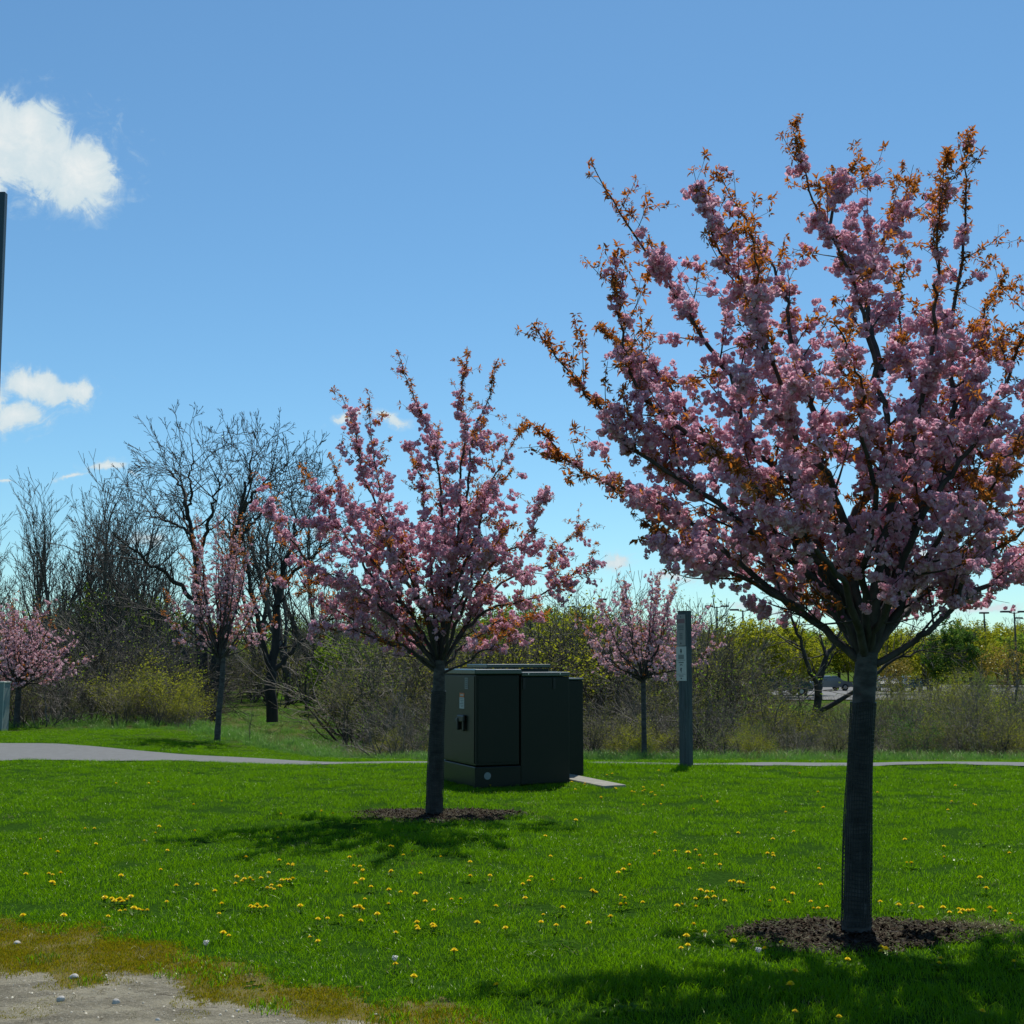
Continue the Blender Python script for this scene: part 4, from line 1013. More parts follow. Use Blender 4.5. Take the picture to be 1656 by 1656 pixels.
# small bare trees and saplings, mid distance
SAP = dict(step=[.3, .25, .2, .16], taper=.4, up=[.25, .2, .15, .1], wig=.22, rmin=.0045, leaf_lvl=2, maxl=3, clear=[.2, .1, .1], rate=[.7, .55, .45], ang=(.4, .9), ratio=(.4, .65), fork=2)
saps = []
for k in range(4):
    r = np.random.default_rng(200 + k); segs = []; tips = []
    for j in range(1 + k % 3): grow(r, segs, tips, np.array([.1 * j, .06 * j, -.1]), np.array([r.uniform(-.25, .25), r.uniform(-.25, .25), 1.]), .045, 2.1, 0, SAP)
    Hh = np.array(segs)[:, 5].max()
    lf = [None, M['olive'], None, M['fresh']][k]
    saps.append((tree_meshes('sapling', segs, tips, M['bark_grey'], M['twig'], lf, .042, 1600, k, cut=.02, spread=.08), Hh))
sl_ = [(1160, 40, 985, 0, 'thin bare sapling right of the sign post'), (1186, 46, 1000, 2, 'faint bare sapling between sign post and the yellow green trees'), (1232, 36, 1060, 1, 'thin olive leaved sapling left of the largest cherry trunk'), (1560, 30, 1075, 2, 'small bare fan shaped tree standing alone near the right edge'),
       (1640, 40, 1010, 0, 'leafless sapling cut by the right edge'), (1472, 34, 1090, 1, 'low sapling in small leaf right of the largest cherry trunk'), (1590, 36, 1085, 3, 'green leafed sapling near the right edge'), (910, 44, 930, 0, 'tall bare sapling above the cabinets, at the right tips of the middle cherry'),
       (870, 50, 950, 2, 'bare sapling behind the right side of the middle cherry'), (960, 48, 950, 2, 'bare sapling over the right corner of the cabinets'), (1000, 40, 1010, 0, 'bare sapling behind the pale cherry'), (562, 34, 1075, 1, 'thin leafing sapling at the left under the middle cherry'),
       (600, 42, 1010, 3, 'green sapling behind the lower left limbs of the middle cherry'), (408, 30, 1120, 0, 'little bare sapling right of the slim cherry'), (208, 38, 1080, 0, 'sapling before the yellow green bush'), (140, 36, 1070, 2, 'grey sapling right of the low cherry'), (75, 33, 1090, 0, 'bare sapling behind the trunk of the low cherry'),
       (1120, 52, 1000, 2, 'bare sapling behind the sign post'), (1410, 38, 1080, 1, 'olive sapling just right of the largest trunk'), (1290, 52, 1040, 0, 'bare sapling in front of the yellow green trees')]
for (px, Y, py, k, lb) in sl_:
    b = spot(px, Y); ms, Hh = saps[k]; s = top_scale(py, Y, b.z, Hh); place_tree('sapling', ms, b, px * 1.3, s * 1.0, lb, 'tree', 'saplings along the brush', sz=s)

# leafy trees far right
def leafy(seed, H, W, leaf, ln, lsize, dense=True):
    r = np.random.default_rng(seed); segs = []; tips = []
    P = dict(TALL); P.update(maxl=3, leaf_lvl=1, clear=[.35, .1, .1], rate=[.9, .7, .5], ang=(.5, 1.1), wig=.12)
    grow(r, segs, tips, np.array([0, 0, -.2]), np.array([0, 0, 1.]), .16, H * .62, 0, P)
    # fill the crown with clumps of uneven size
    n = 90; c = []
    while len(c) < n:
        p = r.uniform(-1, 1, 3); q = np.linalg.norm(p)
        if q < 1 and q > .35: c.append((p[0] * W, p[1] * W, H * .62 + p[2] * H * .40))
    c = np.array(c); tt = np.repeat(c, 6, 0) + r.normal(size=(n * 6, 3)) * W * .13
    return tree_meshes('leafy', segs, list(tt), M['bark_grey'], M['twig'], leaf, lsize, ln, seed, spread=W * .055), H * .95
LT = [leafy(301, 6, 2.6, M['lime'], 9500, .18), leafy(302, 6, 2.4, M['lime'], 9000, .18), leafy(303, 6, 2.3, M['deep'], 8500, .18), leafy(304, 5, 2.5, M['fresh'], 7500, .18), leafy(305, 5, 2.6, M['rust'], 3000, .17)]
lt = [(1215, 92, 1010, 0, 1.25, 'broad yellow green tree behind the left side of the largest cherry'), (1262, 98, 1018, 1, 1.2, 'yellow green tree right of the broad one'), (1300, 104, 1035, 0, 1.1, 'pale green tree behind the crooked bare tree'), (1165, 100, 1040, 3, 1.1, 'green tree behind the sign post'),
      (1455, 108, 1032, 1, 1.1, 'yellow green tree just right of the largest cherry trunk'), (1500, 116, 1030, 0, 1.1, 'yellow green tree left of the dark green one'), (1538, 100, 1016, 2, 1.0, 'dark green round tree under the right limb of the largest cherry'), (1588, 104, 1036, 1, .9, 'light green round tree beside a lamp post near the right edge'),
      (1570, 135, 1012, 0, 1.1, 'yellow green tree top behind the dark round tree'), (1640, 140, 1018, 0, 1.2, 'yellow green tree top at the right edge'), (1625, 96, 1050, 4, 1.0, 'rusty leafed tree by the right edge'), (1440, 96, 1062, 4, 1.0, 'rusty brown leafed tree under the right limb of the largest cherry'), (1680, 112, 1025, 3, 1.2, 'green tree cut by the right edge'),
      (900, 78, 1000, 0, 1.0, 'yellow green tree behind the right side of the cabinets'), (860, 84, 985, 3, 1.0, 'green tree behind the back of the cabinets'), (945, 96, 1000, 1, 1.1, 'yellow green tree between cabinets and pale cherry'), (1070, 105, 1035, 3, 1.1, 'green tree behind the pale cherry'),
      (205, 62, 965, 3, .9, 'fresh green small tree inside the bare grove'), (560, 60, 1040, 3, 1.0, 'green leafed tree below the left limbs of the middle cherry'), (400, 80, 1040, 3, 1.1, 'fresh green tree between the two big bare trees'), (630, 66, 1040, 1, .9, 'yellow green tree behind the middle cherry trunk')]
for (px, Y, py, k, w, lb) in lt:
    b = spot(px, Y); ms, Hh = LT[k]; s = top_scale(py, Y, b.z, Hh); place_tree('leafy_tree', ms, b, px * .9, s * w, lb, 'tree', 'leafing trees beyond the brush', sz=s)

# shrubs
SHR = dict(step=[.22, .18, .14, .12], taper=.45, up=[.15, .1, .05, 0], wig=.5, rmin=.0035, leaf_lvl=1, maxl=3, clear=[.1, .1, .1], rate=[.75, .6, .45], ang=(.4, 1.1), ratio=(.45, .7), fork=2)
def shrub(seed, n, L, lean, bark, twig, leaf, ln, lsize, spread=.07, maxl=3):
    r = np.random.default_rng(seed); segs = []; tips = []; P = dict(SHR); P['maxl'] = maxl
    for j in range(n):
        a = r.uniform(0, 6.28); q = r.uniform(.2, lean)
        grow(r, segs, tips, np.array([.25 * math.cos(a), .25 * math.sin(a), -.05]), np.array([q * math.cos(a), q * math.sin(a), 1.]), .02, L * r.uniform(.7, 1.1), 0, P)
    return tree_meshes('shrub', segs, tips, bark, twig, leaf, lsize, ln, seed, cut=.012, spread=spread), np.array(segs)[:, 5].max()
SH = [shrub(401, 7, 1.0, .9, M['bark_grey'], M['twig'], None, 0, .05), shrub(402, 7, 1.0, .9, M['bark_dark'], M['twig'], M['olive'], 2600, .030), shrub(403, 6, 1.0, .7, M['bark_grey'], M['twig'], M['fresh'], 900, .030),
      shrub(404, 9, 1.0, .9, M['twig'], M['twig'], M['lime'], 6500, .034, .10), shrub(405, 6, .9, 1.1, M['twig_pale'], M['twig_pale'], None, 0, .05), shrub(406, 8, 1.0, .8, M['bark_dark'], M['bark_dark'], None, 0, .05),
      shrub(407, 8, 1.0, .9, M['twig'], M['twig'], M['deep'], 4200, .038, .1)]
sh = [(238, 33, 1045, 3, 1.35, 'large yellow green bush left of the slim cherry'), (205, 34, 1075, 3, 1.2, 'left shoulder of yellow green bush beside the grey brush'), (285, 32, 1100, 3, 1.2, 'low yellow green bush between the big bush and the slim cherry'), (70, 31, 1085, 4, 1.3, 'pale twigged bare shrub right of the low cherry trunk'), (105, 32, 1095, 4, 1.2, 'pale tangled bare shrub next to the yellow green bush'),
      (10, 33, 1090, 4, 1.2, 'pale twigged shrub behind the left edge box'), (1208, 27, 1165, 3, 1.0, 'small yellow green shrub right of the sign post'), (1460, 27.5, 1130, 6, 1.1, 'blue green shrub right of the largest cherry trunk'), (1560, 31, 1100, 2, 1.0, 'olive shrub near the right edge'), (1345, 28, 1135, 1, 1.1, 'yellow olive shrub left of the largest trunk'),
      (640, 30, 1170, 3, .9, 'little yellow green shrub left of the middle cherry trunk'), (690, 40, 1060, 1, 1.3, 'olive bush behind the trunk of the middle cherry'), (590, 40, 1080, 1, 1.3, 'broad olive bush under the left of the middle cherry'), (540, 62, 1090, 1, 1.4, 'olive bush on the green slope'), (1620, 29, 1150, 3, 1.2, 'low yellow green shrub at the right edge'), (1530, 60, 1075, 3, 1.4, 'rounded bright shrub before the car park')]
for (px, Y, py, k, w, lb) in sh:
    b = spot(px, Y); ms, Hh = SH[k]; s = top_scale(py, Y, b.z, Hh); place_tree('shrub', ms, b, px * 1.1, s * w, lb, 'shrub', 'shrubs of the brush edge', sz=s)

# tangled undergrowth nobody could count: shrub shapes scattered as one object each
def flat(ms):      # one mesh from the parts of a shape, keeping materials
    bm = bmesh.new(); mats = []
    for me in ms.values():
        k = len(mats); mats.append(me.materials[0]); n0 = len(bm.faces); bm.from_mesh(me); bm.faces.ensure_lookup_table()
        for f in bm.faces[n0:]: f.material_index = k
    return bm_mesh('undergrowth_clump', bm, mats)
UG = [(flat(ms), h) for ms, h in SH] + [(flat(ms), h) for ms, h in saps[:3]]
r = np.random.default_rng(77)
def under(name, xs, ys, hs, idx):
    hh = np.array([UG[i][1] for i in idx]); s = hs / hh
    gn_scatter(name, [u[0] for u in UG], np.stack([xs, ys, gz(xs, ys) - .03], 1), r.uniform(0, 6.28, len(xs)), np.stack([s * r.uniform(.9, 1.4, len(xs))] * 2 + [s], 1), idx)
def band(n, y0, y1, h0, h1, probs, pxr=(-60, 1720), gap=None):
    px = r.uniform(*pxr, n); Y = r.uniform(y0, y1, n); x = (px - 828) / 2014 * Y
    h = r.uniform(h0, h1, n) * (1 + .25 * np.sin(px * .013) + .15 * np.sin(px * .041)); idx = r.choice(len(UG), n, p=np.array(probs) / sum(probs))
    if gap is not None: k = ~gap(px, Y); px, x, Y, h, idx = px[k], x[k], Y[k], h[k], idx[k]
    return x, Y, h, idx
slope_ = lambda px, Y: (px > 355) & (px < 600) & (Y < 70)
A_ = [band(150, 27.5, 31, .5, 1.3, [3, 2, 3, .6, 1.6, 2, .4, 1, 1, 1], (600, 1720)), band(95, 31, 39, 1.0, 2.1, [4, 2, 3, .5, 1.5, 3, .3, 2, 1.0, 2], (590, 1170)), band(95, 31, 39, .8, 1.5, [4, 3, 3, .8, 1.5, 3, .3, 1, 1, 1], (1130, 1720)),
      band(70, 31, 36, .6, 1.5, [3, 1, 2, .5, 3, 3, .1, 1, 1, 1], (-60, 330)), band(110, 36, 46, 1.6, 3.6, [4, .5, 1.5, .3, 1.8, 5, .1, 2, .5, 2], (-60, 320))]
under('undergrowth', *[np.concatenate([a[i] for a in A_]) for i in range(4)])
B_ = [band(130, 39, 56, 2.6, 4.2, [4, 2, 3, .6, .5, 4, .2, 2, 1, 2], (600, 1180)), band(60, 42, 60, 4.0, 5.6, [4, 1, 2, .3, .5, 5, .1, 2, .5, 2], (730, 980)), band(120, 39, 60, 1.4, 2.3, [3, 3, 3, 1.2, .5, 3, .5, 2, 2, 2], (1150, 1720)), band(90, 46, 60, 1.8, 3.4, [4, .4, .8, .1, .3, 6, .1, 3, .3, 3], (-80, 320)), band(60, 50, 62, 3.0, 5.4, [4, .1, .8, .1, .3, 6, .1, 3, .1, 3], (100, 320)),
      band(70, 78, 96, 3.0, 5.2, [3, 1, 1, .3, .2, 4, 1.5, 2, 1.5, 2], (280, 820)), band(22, 62, 80, 3.5, 6.0, [3, .2, 1, .2, .2, 4, .3, 3, .3, 2], (300, 560)), band(60, 58, 70, 2.0, 3.2, [3, 2, 2, .8, .2, 3, .5, 2, 2, 2], (540, 980))]
under('thicket', *[np.concatenate([a[i] for a in B_]) for i in range(4)])
# far wood that closes the horizon
lm = [flat(ms) for ms, h in (LT[0], LT[1], LT[3], LT[2], tall[0], tall[2], tall[4])]; lh = np.array([h for ms, h in (LT[0], LT[1], LT[3], LT[2], tall[0], tall[2], tall[4])])
n = 150; px = np.linspace(-260, 1920, n) + r.uniform(-8, 8, n); Y = np.where(px < 1000, r.uniform(98, 125, n), r.uniform(152, 185, n)); x = (px - 828) / 2014 * Y
idx = np.where(px < 760, r.choice([2, 3, 4, 5, 6], n), r.choice([0, 1, 2, 4, 0, 5], n)); hh = np.where(px < 1000, r.uniform(5.0, 6.6, n), r.uniform(5.5, 7.0, n)); s = hh / lh[idx]
gn_scatter('far_wood', lm, np.stack([x, Y, gz(x, Y)], 1), r.uniform(0, 6.28, n), np.stack([s * 1.3, s * 1.3, s], 1), idx)

# ------------------------------------------------------------------ car park: lamps and cars
def lamp(px, py, Y, heads, lb):
    b = spot(px, Y); b.z = min(b.z, -1.17); H = at(px, py, Y).z - b.z
    t = ob('street_lamp', None, loc=b, label=lb, cat='street lamp', group='lamps of the car park')
    bm = bmesh.new(); add_cyl(bm, (0, 0, 0), (0, 0, H), .11, .07, 8); add_cyl(bm, (0, 0, 0), (0, 0, .5), .25, .25, 10); ob('pole', bm_mesh('pole', bm, M['lamp_pole']), t)
    for s in ((-1, 1) if heads == 2 else (0,)):
        bm = bmesh.new()
        if s: add_cyl(bm, (0, 0, H - .1), (s * .45, 0, H - .02), .04, .04, 6)
        add_box(bm, (s * .75 - .38, -.25, H - .03), (s * .75 + .38, .25, H + .12), .03); ob('lamp_head', bm_mesh('lamp_head', bm, M['lamp_pole']), t)
lamp(1161, 981, 118, 2, 'lamp rising just right of the sign post')
lamp(1203, 987, 110, 2, 'lamp over the broad yellow green tree')
lamp(1595, 992, 112, 1, 'single headed lamp before the light green round tree')
lamp(1644, 990, 106, 2, 'double headed lamp nearest the right edge')
lamp(1662, 1000, 130, 2, 'lamp cut by the right edge')
lamp(975, 970, 112, 1, 'lamp head between middle cherry and pale cherry')
lamp(936, 982, 125, 2, 'lamp left of the pale cherry')
def car(px, Y, rz, col, kind, lb, zb=-1.17):
    b = spot(px, Y); b.z = max(zb, Z(b.x, b.y)); t = ob('parked_car', None, loc=b, label=lb, cat='car', group='cars in the car park'); t.rotation_euler = (0, 0, rz)
    L, W = (4.5, 1.78) if kind != 'van' else (5.2, 1.95)
    prof = {'car': [(-.5, .35), (-.5, .75), (-.46, .88), (-.30, .95), (-.20, 1.38), (.12, 1.42), (.27, .98), (.46, .82), (.5, .6), (.5, .35)],
            'suv': [(-.5, .4), (-.5, 1.0), (-.47, 1.1), (-.44, 1.62), (.08, 1.68), (.24, 1.12), (.46, 1.0), (.5, .75), (.5, .4)],
            'van': [(-.5, .4), (-.5, 1.1), (-.49, 1.2), (-.47, 1.98), (.22, 2.02), (.36, 1.2), (.47, 1.05), (.5, .8), (.5, .4)]}[kind]
    bm = bmesh.new(); rows = []
    for y, inset in ((-1, 0), (-.97, 0), (.97, 0), (1, 0)):
        rows.append([bm.verts.new((x * L, y * W / 2 * (1 - .14 * max(0, (z - 1.0)) / .7) * (1 if abs(y) < 1 else .985), z)) for x, z in prof])
    for a, c in zip(rows[:-1], rows[1:]):
        for i in range(len(prof)): j = (i + 1) % len(prof); bm.faces.new((a[i], a[j], c[j], c[i]))
    bm.faces.new(rows[0]); bm.faces.new(rows[-1][::-1]); bmesh.ops.recalc_face_normals(bm, faces=bm.faces)
    body = ob('body', bm_mesh('body', bm, M['car_' + col]), t)
    zt = max(z for x, z in prof); zc = {'car': .98, 'suv': 1.14, 'van': 1.24}[kind]
    bx = {'car': (-.26, .20), 'suv': (-.42, .16), 'van': (.02, .26)}[kind]
    for s in (-1, 1):
        bm = bmesh.new(); yy = s * (W / 2 * .955 + .012); y2 = s * (W / 2 * .93 - .02 * (zt - 1.2))
        q = [((bx[0]) * L, yy, zc), ((bx[1]) * L, yy, zc), ((bx[1] - .08) * L, y2, zt - .1), ((bx[0] + .05) * L, y2, zt - .1)]
        v0 = [bm.verts.new(p) for p in q]; v1 = [bm.verts.new((p[0], p[1] - s * .03, p[2])) for p in q]
        bm.faces.new(v0); bm.faces.new(v1[::-1])
        for i in range(4): bm.faces.new((v0[i], v0[(i + 1) % 4], v1[(i + 1) % 4], v1[i]))
        bmesh.ops.recalc_face_normals(bm, faces=bm.faces); ob('side_window', bm_mesh('side_window', bm, M['glass']), body)
    k = prof.index(max(prof, key=lambda p: p[1]))
    for (a, c), nm in ((((prof[k]), (prof[k + 1])), 'windscreen'),):
        bm = bmesh.new(); A1 = Vector((a[0] * L, 0, a[1])); C1 = Vector((c[0] * L, 0, c[1])); nrm = Vector(((A1.z - C1.z), 0, (C1.x - A1.x))).normalized() * .012
        q = [A1.lerp(C1, .1) + nrm + Vector((0, -W * .42, 0)), A1.lerp(C1, .1) + nrm + Vector((0, W * .42, 0)), A1.lerp(C1, .95) + nrm + Vector((0, W * .45, 0)), A1.lerp(C1, .95) + nrm + Vector((0, -W * .45, 0))]
        bm.faces.new([bm.verts.new(p) for p in q]); ob(nm, bm_mesh(nm, bm, M['glass']), body)
    for x in (-.31, .31):
        for s in (-1, 1):
            bm = bmesh.new(); add_cyl(bm, (x * L, s * (W / 2 - .2), .33), (x * L, s * (W / 2 + .01), .33), .33, .33, 18); w = ob('wheel', bm_mesh('wheel', bm, M['tyre']), t)
            bm = bmesh.new(); add_cyl(bm, (x * L, s * (W / 2 + .008), .33), (x * L, s * (W / 2 + .018), .33), .19, .17, 12); ob('rim', bm_mesh('rim', bm, M['rim']), w)
    for s in (-1, 1):
        bm = bmesh.new(); add_box(bm, (L * .485, s * W * .36 - .15, .66), (L * .503, s * W * .36 + .15, .78), .01); ob('headlight', bm_mesh('headlight', bm, M['label_white']), body)
car(1258, 104, .15, 'teal', 'van', 'dark teal van glimpsed between the yellow green trees')
car(1208, 116, 0.1, 'silver', 'car', 'silver car behind the thin saplings right of the sign post')
car(1337, 120, .3, 'silver', 'car', 'grey car just behind the crooked bare tree')
car(1432, 118, 1.4, 'silver', 'car', 'silver car glinting just right of the largest cherry trunk')
car(1466, 118, 1.5, 'blue', 'car', 'blue car beside the glinting silver one')
car(1496, 122, 1.45, 'black', 'suv', 'dark tall car left of the dark green round tree')
car(1160, 122, 0, 'white', 'car', 'white car in the gap beside the sign post')

# ------------------------------------------------------------------ dandelions, seed heads, stones
def dandelion_meshes():
    r = np.random.default_rng(9); V = []; F = []
    for ring, (nn, rr, el) in enumerate(((13, .0205, .15), (11, .015, .5), (8, .009, .95))):
        for i in range(nn):
            a = i * 2 * math.pi / nn + ring * .3 + r.uniform(-.1, .1); d = np.array([math.cos(a), math.sin(a)]); t = np.array([-d[1], d[0]]); w = .0042; o = len(V)
            z0 = .002 * ring; z1 = z0 + rr * math.tan(el) * .8
            for (q, ww, z) in ((.001, .3, z0), (rr * .6, 1, z0 + (z1 - z0) * .7), (rr, .7, z1)):
                V += [(*(d * q - t * w * ww), z), (*(d * q + t * w * ww), z)]
            F += [(o, o + 1, o + 3, o + 2), (o + 2, o + 3, o + 5, o + 4)]
    head = mesh_np('flower_head', np.array(V) + np.array([0, 0, .052]), np.array(F), [M['dandelion']])
    V, F = tubes([(0, 0, -.01, .002, 0, .05, .002, .0022), (.002, 0, .042, .002, 0, .0525, .003, .008)], 6); st = mesh_np('stem', V, F, [M['stem']])
    V = np.array([(-.006, 0, .005), (.006, 0, .005), (.011, .05, .022), (-.011, .05, .022), (.004, .10, .012), (-.004, .10, .012)]); F = np.array([(0, 1, 2, 3), (3, 2, 4, 5)])
    a = np.arange(6) * 1.05; rots = np.array([[[math.cos(t), -math.sin(t), 0], [math.sin(t), math.cos(t), 0], [0, 0, 1]] for t in a])
    lv = mesh_np('leaf_rosette', *stamp((V, F), np.zeros((6, 3)), rots, np.ones(6)), [M['grass']])
    return head, st, lv
DH, DS, DL = dandelion_meshes()
dn = [(66, 1356, 1), (232, 1361, 1), (91, 1380, 1), (270, 1375, 1), (85, 1414, 2), (97, 1415, 1), (80, 1429, 1), (88, 1432, 2), (194, 1420, 1), (170, 1456, 2), (178, 1457, 2), (188, 1459, 2), (198, 1460, 3), (205, 1461, 1), (215, 1474, 1), (224, 1474, 2), (231, 1475, 1), (201, 1473, 1), (173, 1483, 1), (284, 1437, 1), (270, 1459, 1), (354, 1478, 1),
      (382, 1420, 1), (391, 1425, 2), (404, 1425, 2), (382, 1430, 1), (423, 1423, 1), (434, 1412, 1), (456, 1425, 2), (467, 1423, 3), (437, 1437, 2), (450, 1438, 2), (440, 1432, 1), (359, 1465, 1), (406, 1470, 2), (413, 1469, 1), (420, 1471, 2), (370, 1515, 1), (359, 1516, 1), (397, 1389, 1), (451, 1393, 1), (465, 1399, 2), (473, 1400, 1), (526, 1409, 1), (566, 1388, 1), (588, 1410, 2),
      (587, 1426, 1), (575, 1432, 1), (600, 1436, 1), (590, 1454, 1), (573, 1472, 1), (581, 1471, 2), (588, 1472, 1), (611, 1483, 1), (513, 1490, 1), (529, 1486, 1), (551, 1485, 1), (581, 1493, 1), (502, 1518, 1), (516, 1526, 1), (632, 1410, 2), (680, 1414, 1), (630, 1443, 1), (674, 1450, 1), (687, 1461, 1), (676, 1506, 2), (700, 1503, 2), (639, 1513, 1), (640, 1564, 1), (668, 1585, 1), (630, 1371, 1),
      (1293, 1248, 1), (1135, 1286, 1), (1160, 1295, 1), (1332, 1304, 2), (1575, 1299, 2), (1113, 1380, 1), (1132, 1383, 1), (1251, 1380, 1), (1526, 1368, 1), (1187, 1429, 2), (1197, 1431, 2), (1131, 1444, 1), (1145, 1445, 1), (1152, 1443, 1), (1144, 1456, 1), (1156, 1453, 1), (1125, 1468, 1), (1171, 1459, 1), (1103, 1464, 1), (1244, 1458, 1), (1270, 1458, 1), (1274, 1461, 1), (1313, 1459, 1), (1316, 1471, 1), (1325, 1470, 1), (1338, 1468, 1),
      (1454, 1469, 1), (1476, 1464, 1), (1490, 1472, 1), (1526, 1472, 1), (1537, 1478, 2), (1550, 1473, 1), (1558, 1477, 2), (1573, 1478, 1), (1600, 1474, 1), (1610, 1477, 1), (1583, 1500, 1), (1637, 1493, 1), (1425, 1538, 2), (1434, 1541, 1), (1370, 1555, 1), (1518, 1560, 1), (1523, 1558, 1), (1642, 1563, 1), (1139, 1510, 1), (1110, 1520, 1), (1112, 1531, 2), (1103, 1536, 1), (1187, 1528, 1), (1264, 1526, 1), (1238, 1541, 1), (1283, 1576, 1), (1276, 1601, 2), (1358, 1649, 1), (1587, 1640, 1), (1285, 1641, 1),
      (981, 1249, 1), (1006, 1265, 2), (1012, 1266, 1), (997, 1273, 2), (1022, 1278, 2), (1040, 1270, 1), (1039, 1276, 2), (1053, 1280, 2), (1060, 1283, 1), (973, 1289, 2), (930, 1273, 1), (946, 1264, 1), (925, 1262, 1), (1161, 1294, 1), (1113, 1381, 1), (1131, 1383, 1), (1067, 1378, 1), (1058, 1384, 1), (1093, 1377, 1),
      (958, 1445, 2), (966, 1446, 1), (1003, 1448, 1), (1009, 1455, 1), (1011, 1462, 1), (1005, 1466, 1), (1040, 1462, 1), (1098, 1465, 1), (900, 1500, 1), (880, 1480, 1), (910, 1473, 1), (820, 1505, 1), (770, 1499, 1), (701, 1500, 1), (735, 1546, 1), (805, 1602, 1), (760, 1395, 1), (890, 1385, 1), (760, 1420, 1), (850, 1455, 1), (730, 1455, 1), (800, 1468, 1), (955, 1498, 1), (860, 1420, 1), (1010, 1410, 1), (940, 1420, 1)]
hx, hy = [], []
r = np.random.default_rng(88)
for (px, py, k) in dn:
    p = hit(px, py + 8)
    for j in range(k): hx.append(p.x + (r.normal() * .03 if j else 0)); hy.append(p.y + (r.normal() * .04 if j else 0))
for _ in range(110):
    px = r.uniform(0, 1656); py = 1250 + 260 * r.uniform(); p = hit(px, py); hx.append(p.x); hy.append(p.y)
for _ in range(24):
    p = hit(r.uniform(10, 260), r.uniform(1186, 1201)); hx.append(p.x); hy.append(p.y)
LMK = [(hit(*p).xy, w) for p, w in (((60, 1190), 'on the lawn strip beyond the widest part of the path'), ((200, 1197), 'on the lawn strip beyond the path, near the slim cherry'), ((60, 1290), 'by the left edge just in front of the path'), ((260, 1290), 'in the far lawn left of the middle cherry shadow'),
    ((560, 1280), 'behind the mulch of the middle cherry'), ((90, 1385), 'in the middle lawn by the left edge'), ((90, 1425), 'in the small pair of clumps by the left edge'), ((195, 1460), 'in the bright dense clump at lower left'), ((270, 1385), 'in the sparse row above the lower left clump'), ((395, 1395), 'just below the left end of the middle cherry shadow'),
    ((400, 1425), 'in the scattered clump below the middle cherry shadow, left part'), ((460, 1425), 'in the scattered clump below the middle cherry shadow, right part'), ((415, 1470), 'in the short row under the scattered clump'), ((365, 1515), 'in the grass just above the mossy edge'), ((520, 1490), 'in the thin row left of centre foreground'),
    ((580, 1425), 'below the middle mulch ring, left of its trunk line'), ((580, 1475), 'in the close trio left of centre foreground'), ((675, 1455), 'straight below the middle cherry trunk'), ((690, 1505), 'in the nearest row below the middle cherry trunk'), ((650, 1575), 'beside the white seed head in the foreground'), ((800, 1600), 'in the nearest grass at bottom centre'),
    ((790, 1490), 'in the foreground left of the largest shadow'), ((850, 1400), 'in the open lawn right of the middle mulch ring'), ((905, 1480), 'in the foreground above the left tip of the largest shadow'), ((970, 1445), 'in the pair above the largest shadow'), ((1008, 1458), 'in the little column of four above the largest shadow'), ((1010, 1268), 'beside the concrete slab of the cabinets'),
    ((1050, 1280), 'at the far end of the clump right of the slab'), ((940, 1300), 'in front of the cabinets and their slab'), ((1135, 1290), 'in front of the wooden sign post'), ((1090, 1380), 'in the middle lawn between cabinets and largest cherry'), ((1145, 1450), 'in the wide clump left of the largest mulch ring'), ((1190, 1430), 'in the tight row behind the wide clump'),
    ((1320, 1465), 'just behind the largest mulch ring, left of the trunk'), ((1320, 1310), 'in the far lawn left of the largest trunk'), ((1570, 1300), 'in the far lawn near the right edge'), ((1530, 1370), 'in the middle lawn right of the largest trunk'), ((1480, 1468), 'just behind the largest mulch ring, right of the trunk'), ((1560, 1477), 'in the bright row behind the right end of the largest mulch'),
    ((1600, 1500), 'at the right end of the largest mulch ring'), ((1430, 1540), 'at the front rim of the largest mulch ring'), ((1520, 1560), 'in the shade below the right half of the largest mulch'), ((1110, 1530), 'at the left tip of the largest mulch ring'), ((1270, 1590), 'in the deep shade below the largest mulch ring'), ((1360, 1640), 'at the very bottom in the shade'), ((1590, 1640), 'at the bottom right corner in the shade'))]
nd = 0
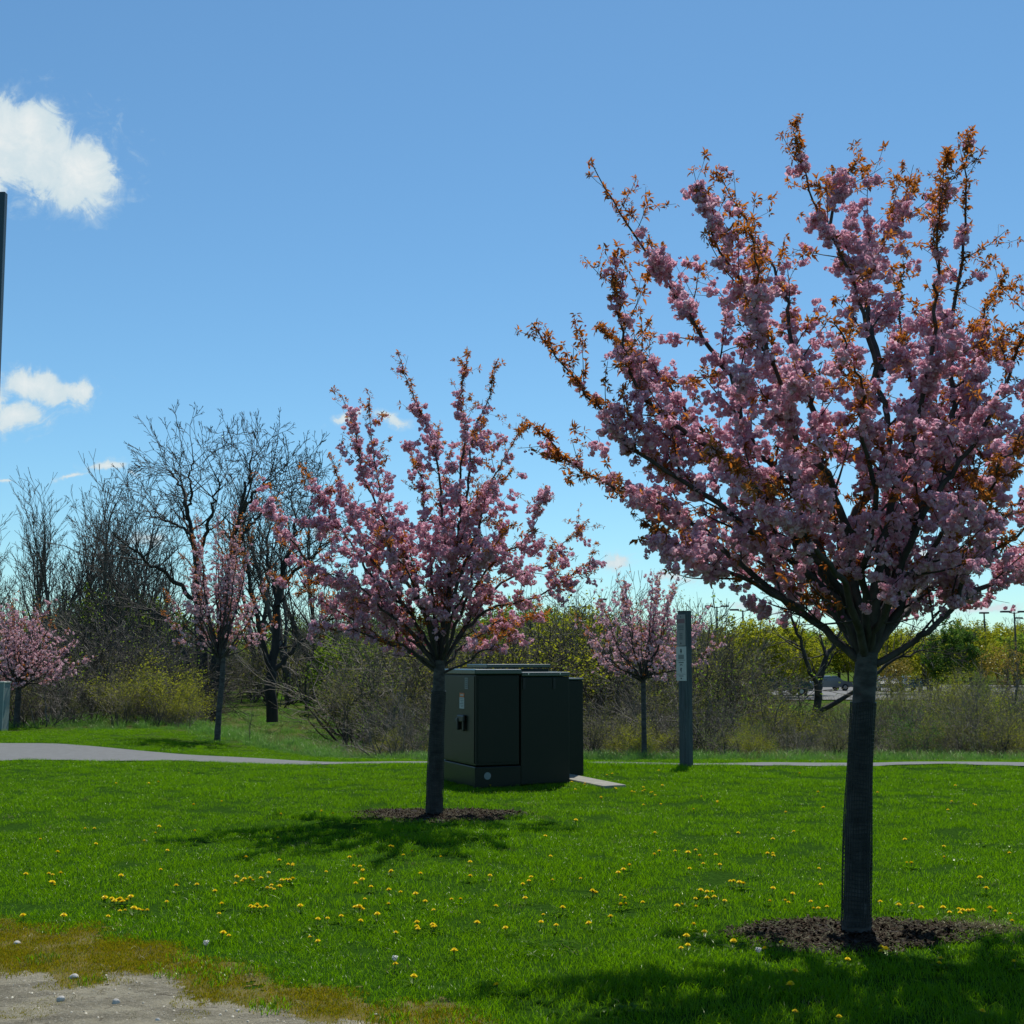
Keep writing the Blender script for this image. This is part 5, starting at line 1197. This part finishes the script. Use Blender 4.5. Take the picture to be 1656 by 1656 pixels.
for x_, y_ in zip(hx, hy):
    if not bool(lawn_ok(np.array([x_]), np.array([y_]))[0]) or nd >= 300: continue
    nd += 1; s, d = pad_sd(x_, y_)
    d_ = Vector((x_, y_)); lb = 'yellow dandelion ' + min(LMK, key=lambda q: (q[0] - d_).length / d_.length)[1]
    near = y_ < 10
    sc = r.uniform(.62, 1.02); rt = (r.uniform(-.45, .1), r.uniform(-.2, .2), r.uniform(0, 6.28))
    t = ob('dandelion', None, loc=(x_, y_, Z(x_, y_)), label=lb, cat='flower', group='dandelions: ' + lb[17:])
    t.rotation_euler = (rt[0] * .4, rt[1], rt[2]); t.scale = (sc * 1.05, sc * 1.05, sc)
    for nm, me in (('flower_head', DH), ('stem', DS)) + ((('leaf_rosette', DL),) if near else ()):
        ob(nm, me, t)
V, F = petal_ball(np.random.default_rng(4), 30, .62, .32)
SHM = mesh_np('seed_head', V * .022 + np.array([0, 0, .10]), F, [M['fluff']]); V, F = tubes([(0, 0, -.01, 0, 0, .095, .002, .0018)], 5); SHS = mesh_np('stem', V, F, [M['stem']])
for px, py, lb in ((638, 1574, 'white dandelion seed head in the foreground grass, left of centre'), (1227, 1560, 'white seed head in the shade of the largest cherry'), (332, 1548, 'white seed head at the edge of the moss')):
    p = hit(px, py + 8); t = ob('dandelion', None, loc=p, label=lb, cat='flower'); ob('seed_head', SHM, t); ob('stem', SHS, t)
for k, (px, py, sz, lb) in enumerate(((28, 1529, .022, 'pale stone on the moss, near the left edge'), (119, 1583, .024, 'round white stone where moss meets bare soil'), (98, 1620, .021, 'white stone on the bare soil near the left edge'), (188, 1624, .019, 'small white stone on the bare soil, second from the left'),
                              (384, 1637, .012, 'tiny white pebble at the edge of the soil'), (608, 1643, .011, 'tiny white pebble far right on the soil edge'), (255, 1652, .013, 'grey pebble at the bottom of the bare soil'))):
    r = np.random.default_rng(500 + k); bm = bmesh.new(); bmesh.ops.create_icosphere(bm, subdivisions=3, radius=1)
    ph = r.uniform(0, 6, 3)
    for v in bm.verts:
        c = v.co.copy(); f = 1 + .13 * math.sin(c.x * 2.7 + ph[0]) + .11 * math.sin(c.y * 3.3 + ph[1]) + .09 * math.sin(c.z * 4 + ph[2]); v.co = Vector((c.x * f, c.y * f * .85, c.z * f * .68)) * sz
    ob('stone', bm_mesh('stone', bm, M['stone'], True), loc=hit(px, py) + Vector((0, 0, sz * .45)), label=lb, cat='stone', group='stones on the bare ground')
